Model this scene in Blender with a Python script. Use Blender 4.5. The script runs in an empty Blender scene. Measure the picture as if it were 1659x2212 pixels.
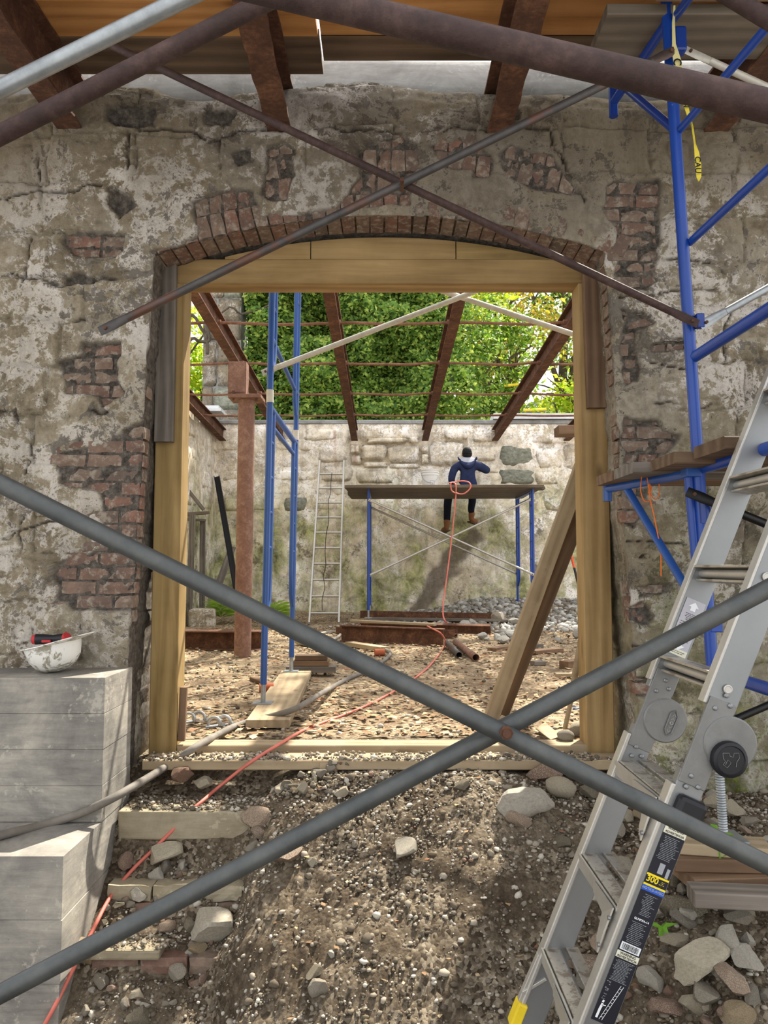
import bpy, math, random
import numpy as np
from mathutils import Vector, Matrix, noise as mnoise
random.seed(7)
rng = np.random.default_rng(11)
scene = bpy.context.scene
col = scene.collection
# ---------------------------------------------------------------- camera, sky, sun, exposure
F_PX = 1661.0; IW, IH = 1659.0, 2212.0
PITCH = math.atan(0.0717); CAM_Z = 0.92
cam_d = bpy.data.cameras.new('camera'); cam = bpy.data.objects.new('camera', cam_d); col.objects.link(cam)
cam_d.sensor_fit = 'VERTICAL'; cam_d.sensor_height = 36.0; cam_d.lens = F_PX / IH * 36.0
cam_d.clip_start = 0.05; cam_d.clip_end = 300
cam.location = (0, 0, CAM_Z); cam.rotation_euler = (math.pi / 2 + PITCH, 0, 0)
scene.camera = cam
SUN_DIR = Vector((0.62, 1.0, 1.75)).normalized()          # towards the sun
sun_elev = math.asin(SUN_DIR.z); sun_az = math.atan2(SUN_DIR.x, SUN_DIR.y)
world = bpy.data.worlds.new('sky'); scene.world = world; world.use_nodes = True
wn = world.node_tree; wbg = wn.nodes['Background']
sky = wn.nodes.new('ShaderNodeTexSky'); sky.sky_type = 'NISHITA'; sky.sun_disc = False
sky.sun_elevation = sun_elev; sky.sun_rotation = sun_az; sky.air_density = 1.0; sky.dust_density = 4.0; sky.ozone_density = 1.0
haze = wn.nodes.new('ShaderNodeMixRGB'); haze.inputs[0].default_value = 0.72; haze.inputs[2].default_value = (6.6, 6.5, 6.3, 1)
wn.links.new(sky.outputs[0], haze.inputs[1]); wn.links.new(haze.outputs[0], wbg.inputs[0])
wbg.inputs[1].default_value = 0.33
sun_d = bpy.data.lights.new('sun', 'SUN'); sun_d.energy = 12.0; sun_d.angle = math.radians(0.6); sun_d.color = (1.0, 0.93, 0.80)
sun = bpy.data.objects.new('sun', sun_d); col.objects.link(sun); sun.location = (8, 14, 22)
sun.rotation_euler = SUN_DIR.to_track_quat('Z', 'Y').to_euler()
scene.view_settings.view_transform = 'Standard'; scene.view_settings.look = 'None'
scene.view_settings.gamma = 1.0; scene.view_settings.use_curve_mapping = False
scene.view_settings.exposure = 0.0

# ---------------------------------------------------------------- helpers
def at(px, py, Y):
    u = (px - IW / 2) / F_PX; v = (IH / 2 - py) / F_PX
    c, s = math.cos(PITCH), math.sin(PITCH)
    dy = c - v * s; dz = s + v * c; t = Y / dy
    return Vector((u * t, Y, CAM_Z + dz * t))

def at_z(px, py, z):
    u = (px - IW / 2) / F_PX; v = (IH / 2 - py) / F_PX
    c, s = math.cos(PITCH), math.sin(PITCH)
    dy = c - v * s; dz = s + v * c; t = (z - CAM_Z) / dz
    return Vector((u * t, dy * t, z))

PLOC = {}
def tag(o, label=None, cat=None, group=None, kind=None):
    if label: o['label'] = label
    if cat: o['category'] = cat
    if group: o['group'] = group
    if kind: o['kind'] = kind
    return o

def thing(name, label, cat, loc, group=None):
    o = bpy.data.objects.new(name, None); col.objects.link(o)
    o.empty_display_size = 0.1; o.location = loc
    tag(o, label, cat, group)
    return o

def parent_to(o, p):
    if p is None: return o
    o.parent = p
    inv = Matrix.Translation(-Vector(p.location)) if p.type == 'EMPTY' or True else None
    # every parent in this script is translated or rotated only through matrix_basis: use it directly
    o.matrix_parent_inverse = world_of(p).inverted()
    return o

def world_of(o):
    m = o.matrix_basis.copy()
    if o.parent is not None:
        m = world_of(o.parent) @ o.matrix_parent_inverse @ m
    return m

class MB:
    def __init__(s): s.v = []; s.f = []; s.mi = []
    def add(s, vs, fs, m=0):
        b = len(s.v); s.v.extend([tuple(x) for x in vs]); s.f.extend([tuple(i + b for i in f) for f in fs]); s.mi.extend([m] * len(fs))
    def box(s, c, size, M=None, m=0):
        c = Vector(c); h = Vector(size) / 2; vs = []
        for dx in (-1, 1):
            for dy in (-1, 1):
                for dz in (-1, 1):
                    p = Vector((dx * h.x, dy * h.y, dz * h.z))
                    if M is not None: p = M @ p
                    vs.append(c + p)
        s.add(vs, [(0, 1, 3, 2), (4, 6, 7, 5), (0, 4, 5, 1), (2, 3, 7, 6), (0, 2, 6, 4), (1, 5, 7, 3)], m)
    def span(s, a, b, m=0):
        a = Vector(a); b = Vector(b)
        s.box((a + b) / 2, (abs(b.x - a.x), abs(b.y - a.y), abs(b.z - a.z)), None, m)
    def tube(s, pts, r, n=10, cap=True, m=0):
        pts = [Vector(p) for p in pts]; rs = r if isinstance(r, (list, tuple)) else [r] * len(pts)
        t0 = (pts[1] - pts[0]).normalized()
        up = Vector((0, 0, 1)) if abs(t0.z) < 0.9 else Vector((1, 0, 0))
        a = t0.cross(up).normalized(); vs = []; fs = []
        for i, p in enumerate(pts):
            if i == 0: t = t0
            elif i == len(pts) - 1: t = (pts[i] - pts[i - 1]).normalized()
            else: t = ((pts[i + 1] - p).normalized() + (p - pts[i - 1]).normalized()).normalized()
            a = (a - t * a.dot(t)).normalized(); b = t.cross(a)
            for k in range(n):
                an = 2 * math.pi * k / n
                vs.append(p + (a * math.cos(an) + b * math.sin(an)) * rs[i])
        for i in range(len(pts) - 1):
            for k in range(n):
                k2 = (k + 1) % n
                fs.append((i * n + k, i * n + k2, (i + 1) * n + k2, (i + 1) * n + k))
        if cap:
            fs.append(tuple(reversed(range(n)))); fs.append(tuple(range((len(pts) - 1) * n, len(pts) * n)))
        s.add(vs, fs, m)
    def prism(s, prof, p0, p1, up=(0, 0, 1), m=0, cap=True):
        p0 = Vector(p0); p1 = Vector(p1); x = (p1 - p0).normalized(); up = Vector(up)
        z = (up - x * up.dot(x)).normalized(); y = z.cross(x); n = len(prof); vs = []
        for p in (p0, p1):
            for (u, v) in prof: vs.append(p + y * u + z * v)
        fs = [(i, (i + 1) % n, n + (i + 1) % n, n + i) for i in range(n)]
        if cap: fs += [tuple(reversed(range(n))), tuple(range(n, 2 * n))]
        s.add(vs, fs, m)
    def lathe(s, prof, c, M=None, n=24, m=0):
        c = Vector(c); vs = []; fs = []
        for (r, z) in prof:
            for k in range(n):
                a = 2 * math.pi * k / n
                p = Vector((r * math.cos(a), r * math.sin(a), z))
                if M is not None: p = M @ p
                vs.append(c + p)
        for i in range(len(prof) - 1):
            for k in range(n):
                k2 = (k + 1) % n
                fs.append((i * n + k, i * n + k2, (i + 1) * n + k2, (i + 1) * n + k))
        if prof[0][0] > 1e-6: fs.append(tuple(reversed(range(n))))
        if prof[-1][0] > 1e-6: fs.append(tuple(range((len(prof) - 1) * n, len(prof) * n)))
        s.add(vs, fs, m)
    def ibeam(s, p0, p1, h, w, tf, tw, up=(0, 0, 1), m=0):
        a, b, c, d = w / 2, tw / 2, h / 2, h / 2 - tf
        s.prism([(-a, -c), (a, -c), (a, -d), (b, -d), (b, d), (a, d), (a, c), (-a, c), (-a, d), (-b, d), (-b, -d), (-a, -d)], p0, p1, up, m)
    def build(s, name, mats, parent=None, smooth=False, origin='base', bevel=0, auto=None):
        return mesh_obj(name, s.v, s.f, mats, parent, smooth, origin, s.mi, bevel, auto)

def mesh_obj(name, v, f, mats, parent=None, smooth=False, origin='base', mi=None, bevel=0, auto=None):
    arr = np.array(v, dtype=np.float64)
    lo, hi = arr.min(0), arr.max(0)
    if origin == 'base': o0 = np.array([(lo[0] + hi[0]) / 2, (lo[1] + hi[1]) / 2, lo[2]])
    elif origin == 'mid': o0 = (lo + hi) / 2
    else: o0 = np.zeros(3)
    me = bpy.data.meshes.new(name)
    me.from_pydata((arr - o0).tolist(), [], f)
    if not isinstance(mats, (list, tuple)): mats = [mats]
    for m in mats: me.materials.append(m)
    if mi is not None and len(mats) > 1: me.polygons.foreach_set('material_index', mi)
    if smooth: me.polygons.foreach_set('use_smooth', [True] * len(me.polygons))
    me.update()
    if auto is not None:
        me.polygons.foreach_set('use_smooth', [True] * len(me.polygons)); me.set_sharp_from_angle(angle=math.radians(auto))
    o = bpy.data.objects.new(name, me); col.objects.link(o); o.location = Vector(o0)
    if bevel:
        b = o.modifiers.new('bevel', 'BEVEL'); b.width = bevel; b.segments = 2; b.limit_method = 'ANGLE'; b.angle_limit = math.radians(40)
    parent_to(o, parent)
    return o

def place(o, M, parent=None):
    o.matrix_basis = M
    if parent is not None: parent_to(o, parent)
    return o

def board(name, p0, p1, w, t, mat, up=(0, 0, 1), parent=None, bev=0.004, warp=0.0):
    """a sawn board: local X runs along the grain, w across, t along 'up'; p0-p1 is the centre line"""
    p0 = Vector(p0); p1 = Vector(p1); L = (p1 - p0).length; x = (p1 - p0).normalized(); up = Vector(up)
    z = (up - x * up.dot(x)).normalized(); y = z.cross(x)
    a, b = w / 2, t / 2; e = min(bev, a * .5, b * .5)
    prof = [(-a + e, -b), (a - e, -b), (a, -b + e), (a, b - e), (a - e, b), (-a + e, b), (-a, b - e), (-a, -b + e)]
    n = len(prof); vs = []; seg = max(1, int(L / .25)); fs = []
    for i in range(seg + 1):
        xx = -L / 2 + L * i / seg
        for (u, v) in prof:
            vs.append((xx, u + random.uniform(-1, 1) * warp, v + random.uniform(-1, 1) * warp))
    for i in range(seg):
        for k in range(n):
            fs.append((i * n + k, i * n + (k + 1) % n, (i + 1) * n + (k + 1) % n, (i + 1) * n + k))
    fs += [tuple(reversed(range(n))), tuple(range(seg * n, seg * n + n))]
    me = bpy.data.meshes.new(name); me.from_pydata(vs, [], fs); me.materials.append(mat); me.update()
    o = bpy.data.objects.new(name, me); col.objects.link(o)
    M = Matrix(((x.x, y.x, z.x, 0), (x.y, y.y, z.y, 0), (x.z, y.z, z.z, 0), (0, 0, 0, 1)))
    M.translation = (p0 + p1) / 2
    return place(o, M, parent)

def text_mesh(name, s, size, M, mat, parent, align='CENTER'):
    cu = bpy.data.curves.new('t', 'FONT'); cu.body = s; cu.size = size; cu.align_x = align; cu.align_y = 'CENTER'; cu.resolution_u = 3
    cu.extrude = 0.0002; cu.offset = size * .02
    ob = bpy.data.objects.new('t', cu); col.objects.link(ob)
    dg = bpy.context.evaluated_depsgraph_get()
    me = bpy.data.meshes.new_from_object(ob.evaluated_get(dg))
    bpy.data.objects.remove(ob); bpy.data.curves.remove(cu)
    me.name = name; me.materials.clear(); me.materials.append(mat)
    o = bpy.data.objects.new(name, me); col.objects.link(o)
    return place(o, M, parent)

def smooth_path(pts, n=8):
    pts = [Vector(p) for p in pts]; out = []
    for i in range(len(pts) - 1):
        p0 = pts[max(i - 1, 0)]; p1 = pts[i]; p2 = pts[i + 1]; p3 = pts[min(i + 2, len(pts) - 1)]
        for k in range(n):
            t = k / n
            out.append(0.5 * ((2 * p1) + (p2 - p0) * t + (2 * p0 - 5 * p1 + 4 * p2 - p3) * t * t + (3 * p1 - p0 - 3 * p2 + p3) * t ** 3))
    out.append(pts[-1]); return out

# ---- vectorised value noise
def _h(ix, iy, iz):
    n = (ix * 374761393 + iy * 668265263 + iz * 2147483647 * 3 + 1013904223) & 0xffffffff
    n = ((n ^ (n >> 13)) * 1274126177) & 0xffffffff
    n = (n ^ (n >> 16)) & 0xffffffff
    return n.astype(np.float64) / 4294967295.0 * 2 - 1
def vnoise(x, y, z=0.0):
    x = np.asarray(x, float); y = np.asarray(y, float); z = np.zeros_like(x) + z
    ix = np.floor(x).astype(np.int64); iy = np.floor(y).astype(np.int64); iz = np.floor(z).astype(np.int64)
    fx = x - ix; fy = y - iy; fz = z - iz
    fx = fx * fx * (3 - 2 * fx); fy = fy * fy * (3 - 2 * fy); fz = fz * fz * (3 - 2 * fz)
    r = 0
    for dx in (0, 1):
        for dy in (0, 1):
            for dz in (0, 1):
                w = (fx if dx else 1 - fx) * (fy if dy else 1 - fy) * (fz if dz else 1 - fz)
                r = r + w * _h(ix + dx, iy + dy, iz + dz)
    return r
def fbm(x, y, s, oct=4, z=0.0, gain=.5):
    r = 0; a = 1.0
    for i in range(oct):
        r = r + a * vnoise(np.asarray(x) * s + 17.3 * i, np.asarray(y) * s + 9.1 * i, z * s + 3.7 * i); a *= gain; s *= 2.03
    return r
def sstep(a, b, x):
    t = np.clip((x - a) / (b - a), 0, 1); return t * t * (3 - 2 * t)
def poly_sd(px, pz, poly):
    """signed distance to a polygon (negative inside), vectorised"""
    px = np.asarray(px, float); pz = np.asarray(pz, float)
    d = np.full(px.shape, 1e9); ins = np.zeros(px.shape, bool); n = len(poly)
    for i in range(n):
        ax, az = poly[i]; bx, bz = poly[(i + 1) % n]
        ex, ez = bx - ax, bz - az; L = ex * ex + ez * ez + 1e-12
        t = np.clip(((px - ax) * ex + (pz - az) * ez) / L, 0, 1)
        d = np.minimum(d, np.hypot(px - ax - t * ex, pz - az - t * ez))
        c = ((az > pz) != (bz > pz)) & (px < ex * (pz - az) / (ez if abs(ez) > 1e-12 else 1e-12) + ax)
        ins ^= c
    return np.where(ins, -d, d)
def line_d(px, pz, pts):
    d = np.full(np.shape(px), 1e9)
    for i in range(len(pts) - 1):
        ax, az = pts[i]; bx, bz = pts[i + 1]; ex, ez = bx - ax, bz - az; L = ex * ex + ez * ez + 1e-12
        t = np.clip(((px - ax) * ex + (pz - az) * ez) / L, 0, 1)
        d = np.minimum(d, np.hypot(px - ax - t * ex, pz - az - t * ez))
    return d
# ---------------------------------------------------------------- materials
def srgb(r, g, b):
    f = lambda c: (c / 255 / 12.92) if c <= 10.3 else (((c / 255) + .055) / 1.055) ** 2.4
    return (f(r), f(g), f(b), 1)
class G:
    def __init__(s, name):
        s.m = bpy.data.materials.new(name); s.m.use_nodes = True; s.nt = s.m.node_tree
        s.b = s.nt.nodes['Principled BSDF']; s.out = s.nt.nodes['Material Output']
        s.b.inputs['Roughness'].default_value = 0.8
        s.b.inputs['Specular IOR Level'].default_value = 0.3
    def n(s, t, **k):
        x = s.nt.nodes.new(t)
        for a, v in k.items(): setattr(x, a, v)
        return x
    def l(s, a, b): s.nt.links.new(a, b)
    def coord(s, kind='Object', scale=(1, 1, 1)):
        if kind == 'pos': o = s.n('ShaderNodeNewGeometry').outputs['Position']
        else: o = s.n('ShaderNodeTexCoord').outputs[kind]
        mp = s.n('ShaderNodeMapping'); mp.inputs['Scale'].default_value = scale; s.l(o, mp.inputs['Vector'])
        return mp.outputs[0]
    def shift(s, v):                          # a per-object offset, so that alike boards differ
        oi = s.n('ShaderNodeObjectInfo'); mu = s.n('ShaderNodeMath', operation='MULTIPLY'); mu.inputs[1].default_value = 37.0
        s.l(oi.outputs['Random'], mu.inputs[0]); va = s.n('ShaderNodeVectorMath', operation='ADD'); s.l(v, va.inputs[0]); s.l(mu.outputs[0], va.inputs[1])
        return va.outputs[0]
    def rnd(s): return s.n('ShaderNodeObjectInfo').outputs['Random']
    def noise(s, v, scale=5, detail=6, rough=.6, dist=0):
        x = s.n('ShaderNodeTexNoise'); x.inputs['Scale'].default_value = scale; x.inputs['Detail'].default_value = detail
        x.inputs['Roughness'].default_value = rough; x.inputs['Distortion'].default_value = dist
        s.l(v, x.inputs['Vector']); return x.outputs['Fac']
    def voro(s, v, scale=5, feat='F1', out='Distance'):
        x = s.n('ShaderNodeTexVoronoi', feature=feat); x.inputs['Scale'].default_value = scale; s.l(v, x.inputs['Vector']); return x.outputs[out]
    def ramp(s, fac, stops, interp='LINEAR'):
        x = s.n('ShaderNodeValToRGB'); cr = x.color_ramp; cr.interpolation = interp
        while len(cr.elements) < len(stops): cr.elements.new(0.5)
        for e, (p, c) in zip(cr.elements, stops):
            e.position = p; e.color = c if len(c) == 4 else (*c, 1)
        s.l(fac, x.inputs[0]); return x.outputs[0]
    def mask(s, fac, lo, hi):
        x = s.n('ShaderNodeMapRange'); x.inputs[1].default_value = lo; x.inputs[2].default_value = hi; s.l(fac, x.inputs[0]); return x.outputs[0]
    def mix(s, fac, a, b, mode='MIX'):
        x = s.n('ShaderNodeMixRGB', blend_type=mode)
        for i, q in enumerate((fac, a, b)):
            if isinstance(q, (int, float)): x.inputs[i].default_value = q
            elif isinstance(q, tuple): x.inputs[i].default_value = q
            else: s.l(q, x.inputs[i])
        return x.outputs[0]
    def math(s, op, a, b=0.0):
        x = s.n('ShaderNodeMath', operation=op)
        for i, q in enumerate((a, b)):
            if isinstance(q, (int, float)): x.inputs[i].default_value = q
            else: s.l(q, x.inputs[i])
        return x.outputs[0]
    def attr(s, name): return s.n('ShaderNodeAttribute', attribute_name=name).outputs['Fac']
    def bump(s, h, strength=.5, dist=.01, prev=None):
        x = s.n('ShaderNodeBump'); x.inputs['Strength'].default_value = strength; x.inputs['Distance'].default_value = dist
        s.l(h, x.inputs['Height'])
        if prev is not None: s.l(prev, x.inputs['Normal'])
        return x.outputs[0]
    def set(s, base=None, rough=None, metal=None, normal=None, spec=None):
        for k, q in (('Base Color', base), ('Roughness', rough), ('Metallic', metal), ('Normal', normal), ('Specular IOR Level', spec)):
            if q is None: continue
            if isinstance(q, (int, float, tuple)): s.b.inputs[k].default_value = q
            else: s.l(q, s.b.inputs[k])
        return s.m

def flat(name, c, rough=.6, metal=0, spec=.4, var=.12):
    g = G(name); v = g.coord('Object'); f = g.noise(v, 9, 5)
    dk = tuple(x * (1 - var) for x in c[:3]) + (1,); lt = tuple(min(1, x * (1 + var)) for x in c[:3]) + (1,)
    return g.set(base=g.ramp(f, [(.3, dk), (.7, lt)]), rough=rough, metal=metal, spec=spec)

def wall_mat(name, light=1.0, moss=0.0, far=False):
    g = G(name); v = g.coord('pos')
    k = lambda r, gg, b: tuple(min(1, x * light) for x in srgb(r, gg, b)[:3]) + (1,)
    sep = g.n('ShaderNodeSeparateXYZ'); g.l(v, sep.inputs[0]); X, Z = sep.outputs['X'], sep.outputs['Z']
    big = g.noise(v, 1.3, 7, .62, .4); mid = g.noise(v, 4.2, 12, .74, .5); fin = g.noise(v, 19, 12, .76, .3); vf = g.noise(v, 75, 8, .75)
    md = g.mix(.42, mid, fin)
    # worn limewash: tan ground, grey grime, then hard-edged flakes of white left on it
    c = g.ramp(md, [(.36, k(74, 66, 54)), (.43, k(122, 111, 93)), (.49, k(158, 147, 125)), (.55, k(182, 172, 152)), (.63, k(206, 198, 184))])
    tint = g.ramp(big, [(.32, k(118, 106, 86)), (.46, k(170, 156, 130)), (.56, k(184, 176, 162)), (.70, k(142, 136, 124))])
    c = g.mix(.42, c, tint)
    zone = g.mask(g.noise(v, .9, 3, .5, .2), .44, .58)
    if not far:
        left = g.math('MULTIPLY', g.mask(X, -.9, -1.5), g.mask(Z, 2.65, 2.2)); zone = g.math('MAXIMUM', zone, g.math('MULTIPLY', left, .8))
    wh = g.mask(g.mix(.5, g.noise(v, 3.0, 10, .72, .8), fin), .495, .515)
    c = g.mix(g.math('MULTIPLY', wh, g.math('MULTIPLY', zone, .8)), c, g.ramp(vf, [(.3, k(200, 192, 182)), (.6, k(232, 226, 218))]))
    gr = g.mask(g.mix(.5, g.noise(v, 2.3, 10, .74, 1.0), fin), .540, .556)
    c = g.mix(g.math('MULTIPLY', gr, .8 if not far else .5), c, g.ramp(fin, [(.35, k(76, 70, 62)), (.6, k(118, 111, 101))]))
    dk = g.mask(g.mix(.55, g.noise(v, 3.1, 10, .78, .8), vf), .585, .61)
    c = g.mix(g.math('MULTIPLY', dk, .8), c, k(56, 49, 42))
    st = g.mask(g.mix(.3, g.noise(g.coord('pos', (7, 7, .55)), 1.0, 6, .65, .4), fin), .52, .64)
    c = g.mix(g.math('MULTIPLY', st, .38), c, k(96, 84, 64))
    sp = g.mask(vf, .60, .68); c = g.mix(g.math('MULTIPLY', sp, .45), c, k(84, 74, 62))
    if moss:
        vs = g.coord('pos', (1, 1, .55)); mo = g.mask(g.mix(.45, g.noise(vs, 1.6, 7, .65, .6), fin), .45, .57)
        zz = g.mask(Z, 2.9, 1.6) if far else g.math('MULTIPLY', g.mask(Z, 1.7, .1), g.mask(X, .9, 1.3))
        mo = g.math('MULTIPLY', g.math('MULTIPLY', mo, zz), moss)
        c = g.mix(mo, c, g.ramp(md, [(.40, k(52, 56, 24)), (.5, k(108, 114, 48)), (.62, k(164, 164, 92))]))
        br = g.mask(g.mix(.4, g.noise(g.coord('pos', (1, 1, .8)), 1.9, 8, .7, .5), fin), .55, .60)
        c = g.mix(g.math('MULTIPLY', g.math('MULTIPLY', br, zz), .75), c, k(78, 66, 48))
    if far:
        s2 = g.mask(g.noise(g.coord('pos', (3.0, 3.0, .25)), 1.6, 4, .6), .66, .75)
        c = g.mix(g.math('MULTIPLY', s2, .5), c, k(120, 66, 30))
        c = g.mix(g.math('MULTIPLY', g.attr('crk'), .8), c, g.ramp(fin, [(.35, srgb(84, 72, 62)), (.65, srgb(132, 116, 100))]))
    else:
        top_brown = g.math('MULTIPLY', g.mask(Z, 2.35, 3.0), g.mask(g.mix(.4, mid, big), .40, .56))  # browner, darker patches towards the wall head
        c = g.mix(g.math('MULTIPLY', top_brown, .55), c, k(86, 73, 57))
        brk = g.attr('brk'); mor = g.ramp(g.noise(v, 30, 9, .74), [(.35, k(74, 68, 62)), (.52, k(112, 105, 97)), (.68, k(146, 138, 127))])
        c = g.mix(brk, c, mor)
        c = g.mix(g.math('MULTIPLY', g.attr('crk'), .75), c, k(46, 40, 34))
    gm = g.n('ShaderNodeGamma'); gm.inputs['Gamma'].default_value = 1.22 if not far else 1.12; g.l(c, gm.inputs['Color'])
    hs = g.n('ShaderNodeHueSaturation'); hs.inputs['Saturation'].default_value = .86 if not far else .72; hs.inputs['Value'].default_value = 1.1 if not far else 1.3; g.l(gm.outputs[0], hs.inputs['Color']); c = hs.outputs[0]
    nb = g.bump(md, .9, .03); nb = g.bump(vf, .7, .008, nb)
    return g.set(base=c, rough=.92, normal=nb, spec=.12)
M_WALL = wall_mat('whitewashed_masonry', 1.06, 1.0)
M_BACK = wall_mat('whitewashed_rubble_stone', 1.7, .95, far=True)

def brick_mat(name, dirty=.4):
    g = G(name); v = g.shift(g.coord('Object')); r = g.rnd()
    c = g.ramp(r, [(0, srgb(118, 88, 76)), (.25, srgb(132, 104, 90)), (.5, srgb(142, 122, 106)), (.75, srgb(112, 96, 86)), (1, srgb(146, 104, 88))])
    f = g.noise(v, 16, 8, .7); c = g.mix(g.mask(f, .3, .75), c, srgb(92, 80, 72), 'MIX')
    d = g.mask(g.noise(v, 28, 7, .7), .5, .62)
    c = g.mix(g.math('MULTIPLY', d, dirty), c, srgb(150, 140, 126))
    return g.set(base=c, rough=.9, spec=.15, normal=g.bump(g.noise(v, 60, 7, .7), .6, .006))
M_BRICK = brick_mat('old_brick', .85); M_BRICK_RED = brick_mat('loose_brick', .3)
def slate_mat():
    g = G('grey_green_stone'); v = g.shift(g.coord('Object')); f = g.noise(v, 9, 9, .7)
    return g.set(base=g.ramp(f, [(.3, srgb(98, 100, 88)), (.55, srgb(142, 144, 130)), (.75, srgb(184, 184, 170))]), rough=.9, normal=g.bump(f, .7, .02))
M_SLATE = slate_mat()

def wood(name, c1, c2, c3, grain=1.0, knots=True, rough=.75, dirt=None):
    g = G(name); v = g.shift(g.coord('Object', (1.6, 26 * grain, 26 * grain))); vl = g.shift(g.coord('Object'))
    f = g.noise(v, 1.0, 7, .62, 1.2); wv = g.n('ShaderNodeTexWave', wave_type='BANDS', bands_direction='Y')
    wv.inputs['Scale'].default_value = 4.5 * grain; wv.inputs['Distortion'].default_value = 11; wv.inputs['Detail'].default_value = 3; wv.inputs['Detail Scale'].default_value = .8
    g.l(g.shift(g.coord('Object', (.12, 1, 1))), wv.inputs['Vector'])
    h = g.mix(.32, f, wv.outputs['Fac'])
    c = g.ramp(h, [(.15, c1), (.5, c2), (.85, c3)])
    if knots:
        kv = g.shift(g.coord('Object', (1.1, 3.2, 3.2))); d = g.voro(kv, 1.7)
        kn = g.math('SUBTRACT', 1.0, g.mask(d, .045, .14))
        c = g.mix(g.math('MULTIPLY', kn, .75), c, tuple(x * .38 for x in c1[:3]) + (1,))
    c = g.mix(.35, c, g.ramp(g.noise(vl, 2.2, 4), [(.3, c1), (.7, c3)]))
    if dirt: c = g.mix(g.math('MULTIPLY', g.mask(g.noise(vl, 7, 8, .7), .5, .62), .55), c, dirt)
    return g.set(base=c, rough=rough, normal=g.bump(h, .3, .004), spec=.25)
M_PINE = wood('treated_pine', srgb(104, 80, 48), srgb(150, 122, 78), srgb(184, 156, 110))
M_PINE_GRN = wood('greenish_treated_pine', srgb(98, 78, 44), srgb(146, 120, 74), srgb(178, 152, 104))
M_GREYW = wood('weathered_grey_wood', srgb(66, 60, 54), srgb(106, 98, 90), srgb(146, 138, 128), 1.3)
M_BROWNW = wood('weathered_brown_wood', srgb(76, 57, 42), srgb(112, 88, 68), srgb(142, 116, 92))
M_ORANGE = wood('orange_pine', srgb(130, 84, 44), srgb(188, 132, 76), srgb(212, 160, 102), .8)
M_DECK = wood('roof_plank_wood', srgb(64, 50, 38), srgb(98, 79, 62), srgb(128, 106, 86), .9)
M_DUSTW = wood('dusty_lumber', srgb(118, 102, 80), srgb(158, 140, 112), srgb(182, 164, 136), 1.0, True, .85, srgb(168, 152, 126))
M_GREYP = wood('silvered_scaffold_plank', srgb(66, 57, 48), srgb(102, 91, 78), srgb(132, 121, 107), .8)

def rust_mat(name, c1, c2, c3, rough=.85):
    g = G(name); v = g.shift(g.coord('Object')); f = g.noise(v, 7, 9, .72, .4); f2 = g.noise(v, 45, 6, .7)
    c = g.ramp(g.mix(.35, f, f2), [(.3, c1), (.5, c2), (.68, c3)])
    return g.set(base=c, rough=rough, normal=g.bump(f2, .6, .004), spec=.25)
M_RUST = rust_mat('flaking_rust', srgb(50, 34, 27), srgb(88, 60, 46), srgb(134, 96, 70))
M_RUSTB = rust_mat('dark_rusted_pipe', srgb(42, 31, 29), srgb(63, 47, 44), srgb(92, 71, 66), .6)
M_RUSTC = rust_mat('primed_rusted_column', srgb(98, 70, 58), srgb(124, 92, 78), srgb(158, 128, 110), .7)
M_RUSTR = rust_mat('rusty_rod', srgb(84, 56, 44), srgb(124, 88, 70), srgb(160, 124, 104))

def pipe_mat(name, c1, c2, rough=.42, metal=.55, rust=.0):
    g = G(name); v = g.shift(g.coord('Object')); f = g.noise(v, 12, 8, .7)
    c = g.ramp(f, [(.3, c1), (.7, c2)])
    if rust: c = g.mix(g.math('MULTIPLY', g.mask(g.noise(v, 5, 9, .75), .5, .6), rust), c, srgb(108, 66, 46))
    return g.set(base=c, rough=rough, metal=metal, spec=.5)
M_GALV = pipe_mat('dull_galvanised_pipe', srgb(62, 65, 66), srgb(90, 92, 90), .48, .4)
M_GALVL = pipe_mat('bright_galvanised_pipe', srgb(132, 137, 140), srgb(176, 181, 184), .38, .55)
M_GALVR = pipe_mat('rust_flecked_brace', srgb(60, 58, 58), srgb(88, 84, 82), .5, .4, .6)
M_BEIGEP = pipe_mat('pale_brace', srgb(176, 172, 160), srgb(212, 208, 196), .5, .25)
def blue_mat(name, c):
    g = G(name); v = g.shift(g.coord('Object')); f = g.noise(v, 4, 5)
    cc = g.ramp(f, [(.3, tuple(x * .8 for x in c[:3]) + (1,)), (.7, c)])
    ch = g.mask(g.noise(v, 38, 8, .75), .66, .70); cc = g.mix(g.math('MULTIPLY', ch, .7), cc, srgb(128, 134, 148))
    return g.set(base=cc, rough=.32, spec=.5)
M_BLUE = blue_mat('blue_scaffold_paint', srgb(22, 68, 158)); M_BLUEW = blue_mat('worn_blue_scaffold_paint', srgb(40, 84, 156))
M_BLUED = blue_mat('dusty_blue_paint', srgb(22, 58, 140))
def alu_mat(name, c, rough, dirt=0):
    g = G(name); v = g.coord('Object'); f = g.noise(v, 6, 6)
    cc = g.ramp(f, [(.3, tuple(x * .85 for x in c[:3]) + (1,)), (.7, c)])
    if dirt: cc = g.mix(g.math('MULTIPLY', g.mask(g.noise(v, 30, 9, .75), .5, .58), dirt), cc, srgb(120, 106, 88))
    return g.set(base=cc, rough=rough, metal=.7, spec=.5)
M_ALU = alu_mat('aluminium', srgb(144, 146, 147), .40); M_ALUD = alu_mat('dirty_aluminium_tread', srgb(190, 184, 174), .42, .75)
M_ALUL = alu_mat('pale_aluminium', srgb(198, 195, 188), .45, .1)
M_HINGE = pipe_mat('grey_cast_hinge', srgb(112, 112, 110), srgb(132, 132, 130), .5, .35)
M_BLACK = flat('black_plastic', srgb(22, 22, 28), .42); M_BLKP = flat('black_painted_steel', srgb(18, 18, 18), .4)
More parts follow.
